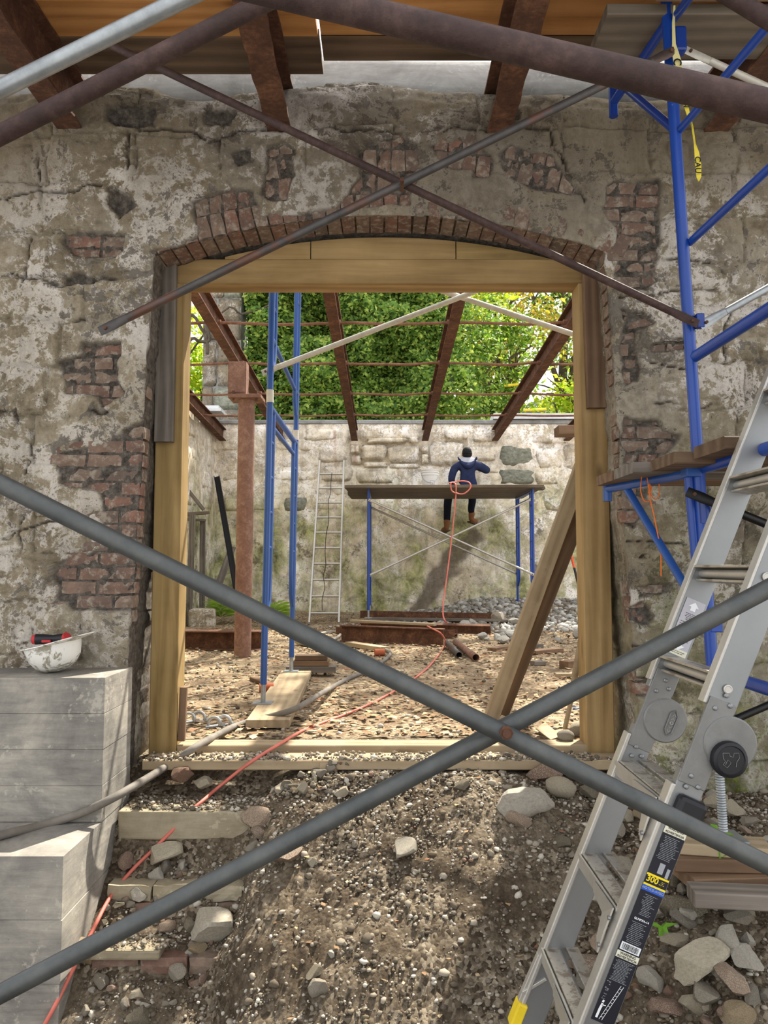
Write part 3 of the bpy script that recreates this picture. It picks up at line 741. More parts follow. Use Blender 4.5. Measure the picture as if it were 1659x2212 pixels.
dpart('blocking', (at(690, 497, YP).x, YP + .06, 2.600), (at(965, 497, YP).x, YP + .06, 2.604), .08, .02, M_BROWNW)
dpart('sill', (-1.02, YP + .07, .022), (.999, YP + .07, .022), .13, .042, M_DUSTW)
dpart('threshold', (-1.13, 3.745, -.004), (1.14, 3.745, -.004), .15, .045, M_DUSTW)
dpart('wedge', at(397, 1484, YP + .02), at(392, 1600, YP + .02), .035, .03, M_BROWNW, up=(0, 1, 0))

# ---- ground: a rubble slope up to the doorway, then the levelled yard
YB = 14.3; XL = -3.15
def ground_z(x, y):
    x = np.asarray(x, float); y = np.asarray(y, float)
    prof = np.interp(y, [0, 1.5, 2.0, 2.4, 2.7, 3.0, 3.4, 3.6, 3.72, 3.9], [-.95, -.92, -.86, -.76, -.58, -.36, -.10, -.04, -.03, -.02])
    profL = np.interp(y, [0, 1.5, 2.4, 2.62, 2.85, 3.0, 3.2, 3.44, 3.5, 3.72, 3.9], [-.98, -.98, -.96, -.92, -.84, -.70, -.52, -.34, -.20, -.15, -.02])
    wl = sstep(-.35, -.70, x + .10 * fbm(x, y, 4, 2)); r = prof * (1 - wl) + profL * wl
    wr = sstep(.55, 1.12, x + .08 * fbm(x, y, 3, 2, 6.)); r = r * (1 - wr) + wr * np.interp(y, [0, 1.5, 2.0, 2.4, 2.7, 3.0, 3.6, 3.9], [-.9, -.82, -.62, -.40, -.25, -.18, -.13, -.08])
    r = r + .035 * fbm(x, y, 2.1, 4, 3.3) * sstep(3.75, 3.4, y) + .014 * fbm(x, y, 11, 3, 8.8) * sstep(3.8, 3.5, y)
    back = .02 * fbm(x, y, .8, 4, 4.4) + .22 * sstep(11.6, 13.4, y) * sstep(.2, 1.8, x + .4 * fbm(x, y, .9, 2)) + .10 * sstep(12.6, 14, y)
    b = sstep(3.9, 4.5, y); return r * (1 - b) + back * b
def gz(x, y): return float(ground_z(np.array([x]), np.array([y]))[0])
def grid_mesh(name, xs, ys, zf, mat):
    X, Y = np.meshgrid(xs, ys); Z = zf(X, Y); n = len(xs); idx = np.arange(X.size).reshape(X.shape)
    q = np.stack([idx[:-1, :-1], idx[:-1, 1:], idx[1:, 1:], idx[1:, :-1]], -1).reshape(-1, 4)
    me = bpy.data.meshes.new(name); me.from_pydata(np.stack([X.ravel(), Y.ravel(), Z.ravel()], -1).tolist(), [], q.tolist()); me.materials.append(mat)
    me.polygons.foreach_set('use_smooth', [True] * len(me.polygons)); me.update()
    o = bpy.data.objects.new(name, me); col.objects.link(o); return o
def near_z(X, Y): return ground_z(X, Y) + .010 * fbm(X, Y, 28, 3, 2.) * sstep(3.9, 3.6, Y)
slope = grid_mesh('floor', np.concatenate([np.arange(-4, -1.4, .1), np.arange(-1.4, 2.0, .013), np.arange(2.0, 4.01, .1)]), np.concatenate([np.arange(-1.5, 2.0, .12), np.arange(2.0, 4.3, .013)]), near_z, M_DIRT)
tag(slope, 'gravelly dirt slope rising to the doorway', kind='structure')
yard = grid_mesh('floor', np.arange(-4.2, 9.0, .06), np.arange(4.24, 15.0, .06), lambda X, Y: ground_z(X, Y) + .008 * fbm(X, Y, 9, 3), M_YARD)
tag(yard, 'littered dirt floor of the roofless yard', kind='structure')
far_g = grid_mesh('ground_beyond', np.arange(-40, 41, 4.0), np.arange(14.6, 60, 4.0), lambda X, Y: 2.2 + .1 * fbm(X, Y, .2, 2), M_DIRT)
tag(far_g, 'raised ground beyond the yard wall', kind='structure')

# ---- yard walls of rubble stone
def rubble_wall(name, p0, p1, ztop, nrm, label, mat=M_BACK, seed=5, open_rows=True):
    R = random.Random(seed); p0 = Vector(p0); p1 = Vector(p1); L = (p1 - p0).length; ax = (p1 - p0).normalized()
    xs = np.arange(0, L + .01, .05); zs = np.arange(-.3, ztop + .001, .05); A, Z = np.meshgrid(xs, zs)
    D = .025 * fbm(A, Z, 1.2, 4, seed) + .012 * fbm(A, Z, 6, 3, seed)
    if open_rows:   # raked-out joints near the top
        m = sstep(2.78, 2.84, Z) * sstep(3.36, 3.30, Z) * sstep(2.48, 2.56, A) * sstep(4.72, 4.64, A); D = D - .11 * m
    n = Vector(nrm); P = np.stack([p0.x + ax.x * A + n.x * D, p0.y + ax.y * A + n.y * D, Z], -1).reshape(-1, 3)
    idx = np.arange(A.size).reshape(A.shape); q = np.stack([idx[:-1, :-1], idx[:-1, 1:], idx[1:, 1:], idx[1:, :-1]], -1).reshape(-1, 4).tolist(); v = P.tolist()
    b = len(v); c = p0 - n * .5; d = p1 - n * .5; e0, e1 = p0 - n * .04, p1 - n * .04
    for pt in (e0, e1, d, c): v.append((pt.x, pt.y, -.3)); v.append((pt.x, pt.y, ztop))
    q += [(b + 1, b + 3, b + 5, b + 7), (b, b + 1, b + 7, b + 6), (b + 2, b + 4, b + 5, b + 3), (b + 4, b + 6, b + 7, b + 5)]
    me = bpy.data.meshes.new(name); me.from_pydata(v, [], q); me.materials.append(mat)
    for nm in ('brk', 'crk'): me.attributes.new(nm, 'FLOAT', 'POINT')
    if open_rows:
        sk = [(at(px, py, YB).x - XL, at(px, py, YB).z) for px, py in ((1030, 1165), (1000, 1205), (960, 1235), (935, 1275), (895, 1325))]
        val = 1 - sstep(.10, .20, line_d(A + .12 * fbm(A, Z, 2.5, 3), Z + .12 * fbm(A, Z, 2.5, 3, 4.), sk)); arr_ = np.zeros(len(v), dtype=np.float32); arr_[:A.size] = val.ravel(); me.attributes['crk'].data.foreach_set('value', arr_)
    me.polygons.foreach_set('use_smooth', [True] * len(me.polygons)); me.update()
    o = bpy.data.objects.new(name, me); col.objects.link(o); tag(o, label, kind='structure'); return o
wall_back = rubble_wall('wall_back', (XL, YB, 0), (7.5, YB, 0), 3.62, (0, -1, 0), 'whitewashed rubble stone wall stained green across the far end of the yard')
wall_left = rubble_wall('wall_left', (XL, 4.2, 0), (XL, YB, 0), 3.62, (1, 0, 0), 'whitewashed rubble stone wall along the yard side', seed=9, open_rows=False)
Rw = random.Random(21)
lib = [stone_mesh('stone', 1, 1, .12, M_BACK, .3, .012) for _ in range(10)]
def scaled_stone(me, L, Hh, loc, parent, rz=0, mat=None, D=1.0):
    o = bpy.data.objects.new('stone', me); col.objects.link(o); o.location = loc; o.scale = (L, D, Hh); o.rotation_euler = (0, 0, rz)
    if mat is not None:
        o.material_slots[0].link = 'OBJECT'; o.material_slots[0].material = mat
    parent_to(o, parent); return o
z = 1.95; row = 0
while z < 3.38:
    hh = Rw.choice((.24, .28, .32, .36)); 
    if z + hh > 3.42: hh = 3.42 - z
    if hh < .12: break
    x = XL + Rw.uniform(0, .3)
    while x < 3.9:
        L = Rw.uniform(.35, .85)
        opn = False
        xc = x + L / 2
        if not (xc > 3.8) and not (-.95 < xc < 3.6 and 2.45 < z + hh / 2 < 3.40):
            slate = (2.2 < xc < 2.9 and 2.5 < z < 3.2) or Rw.random() < .02
            scaled_stone(Rw.choice(lib), L - (.05 if opn else .03), hh - (.045 if opn else .025), (xc, YB - (.0 if opn else Rw.uniform(-.012, .012)), z + hh / 2), wall_back, mat=M_SLATE if slate else None)
        x += L
    z += hh; row += 1
z = 1.9
while z < 3.3:
    hh = Rw.choice((.26, .32, .38)); y = 9.0 + Rw.uniform(0, .3)
    while y < YB - .3:
        L = Rw.uniform(.4, .9); scaled_stone(Rw.choice(lib), L - .03, hh - .02, (XL + Rw.uniform(-.01, .012), y + L / 2, z + hh / 2), wall_left, rz=math.pi / 2); y += L
    z += hh
for (x0, y0, x1, y1, mt) in [(757, 960, 776, 980, 0), (781, 961, 833, 993, 0), (838, 963, 906, 998, 0), (911, 962, 924, 977, 0), (911, 981, 924, 1003, 0), (929, 956, 1002, 1004, 0), (795, 946, 880, 957, 0), (884, 944, 905, 958, 0), (760, 984, 779, 1002, 0), (785, 998, 835, 1010, 0), (842, 1002, 905, 1012, 0),
                         (1080, 962, 1152, 1008, 1), (1158, 966, 1212, 1012, 0), (1218, 960, 1300, 1015, 0), (1012, 962, 1072, 996, 0), (1030, 1002, 1076, 1022, 0), (1080, 1014, 1150, 1046, 1), (1156, 1018, 1205, 1046, 0), (770, 1016, 850, 1044, 0), (690, 960, 750, 1000, 0), (700, 1006, 760, 1040, 0), (1020, 930, 1075, 955, 0), (1150, 935, 1230, 958, 0), (960, 925, 1010, 950, 0), (660, 925, 750, 952, 0)]:
    a = at(x0, y0, YB); b = at(x1, y1, YB)
    scaled_stone(Rw.choice(lib), abs(b.x - a.x), abs(a.z - b.z), ((a.x + b.x) / 2, YB - .022 - Rw.uniform(0, .01), (a.z + b.z) / 2), wall_back, mat=M_SLATE if mt else None)
cp = MB(); cp.span((XL - .4, YB - .03, 3.60), (7.5, YB + .5, 3.68)); o = cp.build('coping', M_CAP, wall_back, bevel=.015)
cp = MB(); cp.span((XL - .5, 4.25, 3.60), (XL + .03, YB - .04, 3.68)); cp.build('coping', M_CAP, wall_left, bevel=.015)
# metal flashing strips on the wall head
for (x0, x1, zz) in ((2.05, 7.4, 3.69),):
    m = MB(); m.span((x0, YB - .08, zz), (x1, YB + .4, zz + .07)); m.span((x0, YB - .1, zz + .07), (x1, YB + .42, zz + .10))
    tag(m.build('metal_flashing', M_FLASH), 'pale metal flashing strip capping the right end of the far wall', 'flashing')
m = MB(); m.span((-3.28, 13.5, 3.69), (-2.9, 14.1, 3.74)); m.span((-3.22, 13.55, 3.742), (-2.95, 14.05, 3.80))
tag(m.build('metal_flashing', M_FLASH), 'small stepped metal cap on the corner of the yard walls', 'flashing')

# ---- cast concrete stair cheek, left
cheek = thing('concrete_cheek_wall', 'stepped grey cast concrete block with board marks left of the steps', 'concrete block', (-1.7, 3.2, -1.0))
XS = -1.18
def form_block(name, y0, z0, z1, courses):
    rows = np.linspace(z0, z1, courses + 1); m = MB()
    n = 24
    for i in range(courses):
        ins = random.uniform(0, .004) + (.003 if i % 2 else 0)
        a, b = rows[i], rows[i + 1] - (.002 if i < courses - 1 else 0)
        m.span((-3.0, y0 + ins, a), (XS - ins, YW + .03, b))
        if i < courses - 1: m.span((-3.0, y0 + .006, rows[i + 1] - .002), (XS - .006, YW + .03, rows[i + 1]))
    return m.build(name, M_CONC, cheek, bevel=.006)
form_block('upper_block', 3.30, -.144, .452, 4); form_block('lower_block', 2.92, -1.05, -.146, 4)
# ---- broken steps
def surf_z(x, y):
    x = np.asarray(x, float); y = np.asarray(y, float); r = ground_z(x, y)
    def top(m, z): return np.where(m, np.maximum(r, z), r)
    r = top((x < XS) & (y > 2.92) & (y < 3.30), -.146); r = top((x < XS) & (y >= 3.30) & (y < YW), .452)
    r = top((x > -1.17) & (x < -.54) & (y > 3.465) & (y < 3.70), -.146); r = top((x > -1.17) & (x < -.78) & (y > 3.06) & (y < 3.29), -.54)
    r = top((np.abs(x) < 1.13) & (y > 3.67) & (y < 3.82), .020); r = top((np.abs(x) < 1.0) & (y > 3.865) & (y < 3.995), .045)
    return r
steps = thing('brick_steps', 'broken painted brick steps half buried beside the concrete block', 'steps', (-.85, 3.3, -.9))
m = MB()
nose = [(-1.17, 3.462), (-.95, 3.456), (-.75, 3.464), (-.60, 3.47), (-.545, 3.50), (-.53, 3.70), (-1.17, 3.70)]
for zz in (-.275, -.148):
    for (x, y) in nose: m.v.append((x, y + (.01 if zz < -.2 else 0), zz + (0 if zz < -.2 else random.uniform(-.006, .004))))
k = len(nose); m.f = [tuple(range(k, 2 * k)), tuple(reversed(range(k)))] + [(i, (i + 1) % k, k + (i + 1) % k, k + i) for i in range(k)]; m.mi = [0] * len(m.f)
m.build('tread', M_STEP, steps, bevel=.008)
m = MB(); m.span((-1.17, 3.06, -.585), (-.86, 3.24, -.545)); m.build('tread', M_STEP, steps, bevel=.01)
SB = [brick_mesh('brick', .18, .06, .10, M_BRICK_RED) for _ in range(3)] ; SBP = [brick_mesh('brick', .18, .06, .10, M_STEP) for _ in range(2)]
def srow(x0, x1, y, z, lib_):
    x = x0
    while x < x1:
        put_brick(random.choice(lib_), (x + .09, y + random.uniform(-.008, .008), z), random.uniform(-.03, .03), steps); x += .19
srow(-1.15, -.62, 3.475, -.305, SBP); srow(-1.16, -.66, 3.50, -.372, SB)
srow(-1.15, -.70, 3.30, -.435, SBP); srow(-1.12, -.62, 3.29, -.50, SB); srow(-1.13, -.70, 3.08, -.615, SB); srow(-1.12, -.75, 3.09, -.68, SB); srow(-1.15, -.72, 3.10, -.745, SB); srow(-1.12, -.75, 3.11, -.81, SB)
m = MB(); m.span((-1.17, 3.52, -1.0), (-.60, 3.66, -.28)); m.span((-1.17, 3.32, -1.0), (-.70, 3.5, -.47)); m.span((-1.17, 3.13, -1.0), (-.74, 3.34, -.60)); m.build('core', M_DIRT, steps)
# ================================================================= overhead steel and deck
beam_n = ['at the left edge of the deck', 'left of the arch crown', 'right of the arch crown', 'behind the blue bracket at the right']
for i, x in enumerate((-1.53, -.515, .565, 1.63)):
    m = MB(); z0 = 3.05
    # ragged, corroded flanges
    n = 40; h, w, tf, tw = .26, .115, .014, .010
    prof = [(-w / 2, 0), (w / 2, 0), (w / 2, tf), (tw / 2, tf), (tw / 2, h - tf), (w / 2, h - tf), (w / 2, h), (-w / 2, h), (-w / 2, h - tf), (-tw / 2, h - tf), (-tw / 2, tf), (-w / 2, tf)]
    for k in range(n + 1):
        y = .8 + (3.74 - .8) * k / n; jl = random.uniform(-.006, .004); jr = random.uniform(-.004, .006)
        for (u, v) in prof: m.v.append((x + u + (jl if u < -.02 else jr if u > .02 else 0), y, z0 + v + random.uniform(-.002, .002)))
    q = len(prof)
    for k in range(n):
        for j in range(q): m.f.append((k * q + j, k * q + (j + 1) % q, (k + 1) * q + (j + 1) % q, (k + 1) * q + j))
    m.f += [tuple(reversed(range(q))), tuple(range(n * q, n * q + q))]; m.mi = [0] * len(m.f)
    tag(m.build('steel_beam', M_RUST), 'rusted overhead I-beam ' + beam_n[i], 'beam', 'rusted beams over the wall head')
# deck planks, laid across the beams
DZ = 3.315
def plank(x0, x1, y, mat, label, w=.23, t=.045, z=DZ, grp='planks of the overhead deck'):
    tag(board('deck_plank', (x0, y, z + t / 2), (x1, y, z + t / 2), w, t, mat), label, 'plank', grp)
plank(-3.2, -.295, 3.455, M_DECK, 'brown deck plank nearest the wall, ending left of the arch crown', .265)
plank(-.286, 2.6, 3.395, M_DECK, 'brown deck plank nearest the wall, running right from the arch crown', .185)
plank(-2.9, -.30, 3.205, M_ORANGE, 'orange pine deck plank over the left half, second from the wall')
plank(-.285, 2.9, 3.20, M_ORANGE, 'orange pine deck plank over the right half, second from the wall')
plank(-3.1, .9, 2.965, M_ORANGE, 'orange pine deck plank third from the wall, at the top edge')
plank(.92, 3.0, 2.965, M_BROWNW, 'brown deck plank third from the wall, top right')
plank(-3.0, 1.6, 2.73, M_DECK, 'brown deck plank fourth from the wall')
for q, yq in enumerate((2.495, 2.26, 2.025, 1.79, 1.555)): plank(-3.0, 3.0, yq, (M_DECK, M_ORANGE, M_BROWNW)[q % 3], ['fifth', 'sixth', 'seventh', 'eighth', 'ninth'][q] + ' deck plank from the wall, overhead')
plank(.865, 3.1, 2.965, M_GREYP, 'weathered plank lying on the upper blue bracket, splintered end left', .27, .045, 3.055, 'planks on the blue scaffold brackets')
plank(1.03, 3.1, 2.66, M_BROWNW, 'brown plank at the top right corner over the blue scaffold', .23, .045, 3.06, 'planks on the blue scaffold brackets')
# rusted yard beams falling towards the far wall
bl = ['nearest the stone pier', 'over the round column', 'left of the roof centre', 'right of the roof centre', 'at the right, meeting the wall past the worker']
def bz(y): return 3.28 + .0512 * (YB - y)
for i, x in enumerate((-3.02, -1.9, -.55, .77, 2.08, 3.42)):
    m = MB(); h = .22
    m.ibeam((x, 4.3, bz(4.3) + h / 2), (x, YB - .02, bz(YB) + h / 2), h, .12, .014, .010)
    lab = 'rusted roof beam crossing the open yard ' + (bl[i] if i < 5 else 'farthest right')
    tag(m.build('steel_beam', M_RUST), lab, 'beam', 'rusted beams crossing the open yard')
for i, y in enumerate((7.1, 8.5, 9.95, 11.4, 12.7)):
    z = bz(y) + .10; pts = [Vector((x, y + random.uniform(-.01, .01), z - .025 * abs(math.sin((x + .55) / 1.32 * math.pi)) + random.uniform(-.006, .006))) for x in np.arange(-3.3, 4.2, .33)]
    m = MB(); m.tube(pts, .017, 7)
    for x in (-1.9, -.55, .77, 2.08): m.tube([(x - .06, y, z), (x + .06, y, z)], .03, 6)
    tag(m.build('tie_rod', M_RUSTR), ['rusty tie rod hidden highest behind the lintel', 'rusty tie rod highest in view between the yard beams', 'second rusty tie rod from the top between the yard beams', 'third rusty tie rod from the top, level with the column cap', 'lowest rusty tie rod, just above the far wall'][i], 'rod', 'tie rods between the yard beams')
# round steel column with its stub of girder
colm = thing('steel_column', 'round rust-brown steel column with a square girder stub on top', 'column', (-1.44, 7.95, 0))
cc = at(530, 1100, 7.95); m = MB(); m.tube([(cc.x - .01, 7.95, -.05), (cc.x, 7.95, 2.66)], .086, 24); m.build('shaft', M_RUSTC, colm, auto=40)
m = MB(); m.box((cc.x, 7.95, 2.68), (.34, .30, .035)); m.box((cc.x, 7.95, 2.705), (.30, .20, .012)); m.build('cap_plate', M_RUSTC, colm, bevel=.003)
m = MB(); m.box((cc.x - .09, 7.95, 2.715 + .17), (.19, .16, .34)); m.box((cc.x - .09, 7.868, 2.89), (.17, .01, .32)); m.build('girder_stub', M_RUSTC, colm, bevel=.003)
for dx in (-.12, .12):
    m = MB(); m.tube([(cc.x + dx, 7.84, 2.64), (cc.x + dx, 7.84, 2.74)], .014, 6); m.build('bolt', M_RUST, colm)
# ================================================================= scaffolding
def pipe(name, a, b, r, mat, label, cat='pipe', flat0=False, flat1=False, group=None, n=16):
    """a tube, optionally with flattened drilled ends"""
    a = Vector(a); b = Vector(b); d = (b - a).normalized(); root = None
    root = thing(name, label, cat, (a + b) / 2, group)
    m = MB(); aa = a + d * (.11 if flat0 else 0); bb = b - d * (.11 if flat1 else 0)
    k = max(2, int((bb - aa).length / .3)); m.tube([aa.lerp(bb, i / k) for i in range(k + 1)], r, n); m.build('tube', mat, root, auto=50)
    side = d.cross(Vector((0, 1, 0))).normalized()
    for fl, e, s in ((flat0, a, 1), (flat1, b, -1)):
        if not fl: continue
        m = MB(); c0 = e + d * s * .115; c1 = e + d * s * .055; c2 = e
        prof = []
        vs = []; fs = []
        for (c, hw, hh) in ((c0, r, r * .95), (c1, r * 1.25, r * .22), (c2, r * 1.15, r * .22)):
            for an in range(8):
                t = 2 * math.pi * an / 8; vs.append(c + side * hw * math.cos(t) + Vector((0, 1, 0)) * hh * math.sin(t))
        for i in range(2):
            for k2 in range(8): fs.append((i * 8 + k2, i * 8 + (k2 + 1) % 8, (i + 1) * 8 + (k2 + 1) % 8, (i + 1) * 8 + k2))
        fs += [tuple(range(8)), tuple(range(16, 24))]; m.add(vs, fs); m.build('flattened_end', mat, root, auto=60)
        m = MB(); m.tube([e + d * s * .025 + Vector((0, -.012, 0)), e + d * s * .025 + Vector((0, .012, 0))], r * .42, 10); m.build('pin', M_RUST, root)
    return root
# the big near X
p = pipe('cross_brace', at(-345, 873, 1.34), at(2300, 2187, 1.34), .0165, M_GALV, 'thick dull grey pipe falling from left edge to lower right, nearest brace', 'scaffold brace', group='near cross braces')
pv = at(1090, 1578, 1.34); m = MB(); m.tube([pv + Vector((0, -.026, 0)), pv + Vector((0, .045, 0))], .0075, 10); m.tube([pv + Vector((0, -.022, 0)), pv + Vector((0, -.015, 0))], .012, 6); m.build('pivot_bolt', M_RUST, p)
pipe('cross_brace', at(-310, 2311, 1.378), at(2300, 933, 1.378), .0165, M_GALV, 'thick dull grey pipe rising from lower left to right edge, nearest brace', 'scaffold brace', group='near cross braces')
# upright carrying their left ends, outside the picture
pipe('scaffold_upright', (-.93, 1.42, gz(-.93, 1.42) - .02), (-.93, 1.42, 2.4), .021, M_BLUE, 'blue scaffold upright at the near left end of the crossing pipes', 'scaffold post')
# upper X in front of the wall
p = pipe('cross_brace', at(215, 716, 2.72), at(1462, 106, 2.80), .0155, M_GALVR, 'rust-flecked brace rising left to right across the arch, flattened lower end', 'scaffold brace', True, True, 'upper cross braces before the wall')
pv = at(868, 396, 2.74); m = MB(); m.tube([pv + Vector((0, -.03, 0)), pv + Vector((0, .05, 0))], .008, 8); m.build('pivot_bolt', M_RUST, p)
pipe('cross_brace', at(236, 96, 2.77), at(1508, 700, 2.80), .0145, M_RUSTB, 'rust-brown brace falling left to right across the arch to the blue pole', 'scaffold brace', False, True, 'upper cross braces before the wall')
# pipes overhead
pipe('overhead_pipe', at(-100, -178, 1.09), at(2400, 401, .97), .0212, M_RUSTB, 'fat dark brown pipe slanting across the top right, nearest overhead', 'pipe')
pipe('overhead_pipe', at(-450, 518, 1.63), at(1300, -361, 1.585), .0205, M_RUSTB, 'rusty brown pipe slanting up across the top left corner', 'pipe')
pipe('overhead_pipe', at(-450, 414, 1.71), at(1300, -446, 1.66), .0195, M_GALVL, 'bright galvanised pipe slanting across the top left corner', 'pipe')
pipe('overhead_pipe', at(1540, -30, 1.75), at(1800, 128, 1.72), .0205, M_RUSTB, 'rusty pipe crossing the top right corner', 'pipe')
pipe('cross_brace', at(1478, 106, 2.83), at(1900, 300, 2.83), .0135, M_BEIGEP, 'pale thin brace running off right from the top of the blue pole', 'scaffold brace', True, False)
pipe('cross_brace', at(1512, 704, 2.82), at(1900, 488, 2.82), .0145, M_GALVL, 'grey brace rising off right from the middle of the blue pole', 'scaffold brace', True, False)
pipe('cross_brace', at(1484, 1062, 2.79), at(1900, 1232, 2.70), .016, M_BLKP, 'black brace running right from the blue pole under the planks', 'scaffold brace', True, False)
pipe('cross_brace', at(1560, 1566, 2.75), at(1900, 1420, 2.70), .013, M_BLKP, 'black brace rising right behind the ladder hinge', 'scaffold brace', False, False)

# ---- blue frame at the right
YL = 2.85
rs = thing('scaffold', 'blue scaffold frame with brackets standing right of the doorway', 'scaffold', at(1560, 1800, YL))
def rpart(name, pts, r=.0215, mat=M_BLUE, n=16):
    m = MB(); m.tube(pts, r, n); return m.build(name, mat, rs, auto=50)
leg_top = at(1436, -40, YL); leg_bot = at(1553, 1648, YL)
leg = rpart('leg', [leg_top.lerp(leg_bot, i / 8) for i in range(9)], .0215)
def toward(px0, py0, px1, py1, Y1, k=1.0):
    a = at(px0, py0, YL); b = at(px1, py1, Y1); return a, a + (b - a) * k
near_y = 1.38
def to_near(px, py):
    a = at(px, py, YL); return a, Vector((1.2, near_y, a.z))
for (px, py, r) in ((1499, 772, .0215), (1516, 1012, .0215), (1540, 1450, .0215)): rpart('bearer', list(to_near(px, py)), r)
rpart('diagonal_brace', list(toward(1464, 286, 1659, 56, 2.28, 1.0)), .0145); rpart('diagonal_brace', list(toward(1490, 524, 1659, 366, 2.36, 1.7)), .0145)
rpart('leg', [Vector((1.2, near_y, gz(1.2, near_y))), Vector((1.2, near_y, 3.1))])
# lower side bracket with its own upright
tip = at(1312, 1056, 3.43)
b0 = at(1486, 1022, 2.875)
rpart('bracket_arm', [b0 + Vector((.02, -.02, 0)), tip], .019, M_BLUEW)
rpart('bracket_end', [tip + Vector((0, 0, .06)), tip + Vector((0, 0, -.055))], .020, M_BLUEW)
rpart('bracket_post', [at(1487, 1012, 2.87), at(1512, 1290, 2.87)], .0195)
rpart('bracket_strut', [at(1352, 1052, 3.31), at(1500, 1300, 2.88)], .0165, M_BLUEW)
m = MB(); c = at(1493, 1018, 2.85); m.box(c, (.06, .06, .045)); m.build('bracket_clamp', M_BLUEW, rs, bevel=.006)
m = MB(); m.tube([at(1522, 1075, 2.84), at(1526, 1130, 2.84)], .026, 14); m.build('coupler', M_BLUED, rs, auto=40)
m = MB(); c = at(1548, 1354, 2.83); m.box(c, (.045, .008, .04)); m.build('lug', M_BLUE, rs, bevel=.004)
m = MB(); c = at(1511, 694, 2.83); m.box(c, (.03, .03, .055)); m.build('brace_lock', M_BLUED, rs, bevel=.004)
# upper side bracket
z_up = at(1440, 50, YL).z
tipu = at_z(1325, 222, z_up)
rpart('bracket_arm', [at(1444, 44, YL), tipu], .019, M_BLUED); rpart('bracket_end', [tipu + Vector((0, 0, .07)), tipu + Vector((0, 0, -.065))], .020, M_BLUED)
rpart('bracket_strut', [at_z(1352, 190, z_up), at(1456, 280, YL)], .0165, M_BLUED)
rpart('diagonal_brace', [at(1456, 40, YL), at(1530, -60, 2.4)], .016)
m = MB(); c = at(1466, 90, 2.83); m.box(c, (.05, .05, .10)); m.build('bracket_clamp', M_BLUED, rs, bevel=.01)
# screw jack and its timber packing
j0 = at(1552, 1640, YL); j1 = at(1563, 1805, YL); pts = []; rr = []
for i in range(60):
    pts.append(j0.lerp(j1, i / 59)); rr.append(.0175 if i % 2 else .0145)
m = MB(); m.tube(pts, rr, 14); m.build('screw_jack', M_GALVL, rs, auto=60)
m = MB(); m.box(j1 + Vector((0, 0, -.004)), (.13, .13, .008)); m.build('base_plate', M_GALVL, rs)
zb = j1.z - .009
PK = [((1.06, 2.86), (1.36, 2.80), .13, .04, M_DUSTW, 'short dusty board directly under the screw jack'), ((1.02, 2.84), (1.75, 2.80), .16, .045, M_BROWNW, 'brown board second from the top of the packing under the screw jack'),
      ((1.05, 2.80), (1.85, 2.86), .20, .045, M_BROWNW, 'wide brown board at the bottom of the packing under the screw jack'), ((1.02, 2.64), (1.75, 2.56), .10, .05, M_GREYW, 'grey timber lying before the packing of the screw jack')]
for i, (a, b, w, t, mt, lab) in enumerate(PK):
    if i == 3: zc = -.165
    else: zc = zb - t / 2; zb -= t + .001
    tag(board('packing_board', (*a, zc), (*b, zc), w, t, mt), lab, 'board', 'timber packing under the screw jack')
# planks on the lower bracket
zpl = 1.305
for i, (x, yc, w, mt, lab) in enumerate([(.958, 3.325, .235, M_BROWNW, 'scaffold plank farthest from the camera on the lower blue bracket'), (.962, 3.075, .24, M_GREYW, 'grey-ended scaffold plank second from the wall on the lower blue bracket'),
                                    (1.02, 2.80, .235, M_DECK, 'dark scaffold plank third from the wall on the lower blue bracket'), (1.085, 2.55, .24, M_DECK, 'brown scaffold plank nearest the camera beside the ladder')]):
    dz = .012 if i == 3 else .0
    tag(board('scaffold_plank', (x, yc, zpl + dz), (3.0, yc + .03, zpl + dz), w, .042, mt), lab, 'plank', 'planks on the blue scaffold brackets')
# orange twine hanging from the bracket
tw = thing('twine', 'orange twine looped over the blue bracket arm with a long tail', 'twine', at(1410, 1200, 3.1))
def loop(name, pxs, Y, r, mat, par):
    m = MB(); m.tube(smooth_path([at(x, y, Y) for x, y in pxs], 5), r, 6); return m.build(name, mat, par, auto=80)
loop('loop', [(1386, 1030), (1384, 1060), (1392, 1082), (1404, 1080), (1402, 1056), (1398, 1032)], 3.09, .0022, M_TWINE, tw)
loop('loop', [(1403, 1056), (1408, 1072), (1418, 1078), (1425, 1062), (1423, 1045), (1415, 1030)], 3.09, .0022, M_TWINE, tw)
loop('tail', [(1402, 1046), (1404, 1075), (1412, 1110), (1420, 1150), (1427, 1190), (1428, 1245)], 3.08, .0025, M_TWINE, tw)
loop('knot', [(1401, 1046), (1405, 1056), (1402, 1066)], 3.085, .006, M_TWINE, tw)
# caution tape down the pole
tp = thing('caution_tape', 'twisted caution tape hanging down the blue pole at the right', 'tape', at(1500, 380, 2.80))
def ribbon(name, pts, Y, mat):
    vs = []; fs = []
    for (x, y, hw, dx) in pts:
        vs += [at(x - hw, y, Y), at(x + hw, y + dx, Y - .006), ]
    for i in range(len(pts) - 1): fs.append((2 * i, 2 * i + 1, 2 * i + 3, 2 * i + 2))
    o = mesh_obj(name, vs, fs, mat, tp); s = o.modifiers.new('thick', 'SOLIDIFY'); s.thickness = .0012; return o
ribbon('upper_strip', [(1457, 12, 2, 0), (1455, 50, 3, 0), (1456, 95, 4, 0), (1458, 110, 7, 0), (1463, 130, 9, 2), (1467, 160, 10, 0), (1472, 200, 8, 0)], 2.80, M_TAPE)
ribbon('lower_strip', [(1480, 222, 5, 0), (1488, 250, 4, 0), (1496, 275, 2, 0), (1501, 310, 2, 0), (1505, 326, 5, 2), (1508, 355, 7, 1), (1510, 385, 5, -3), (1509, 392, 1, 0)], 2.80, M_TAPEY)
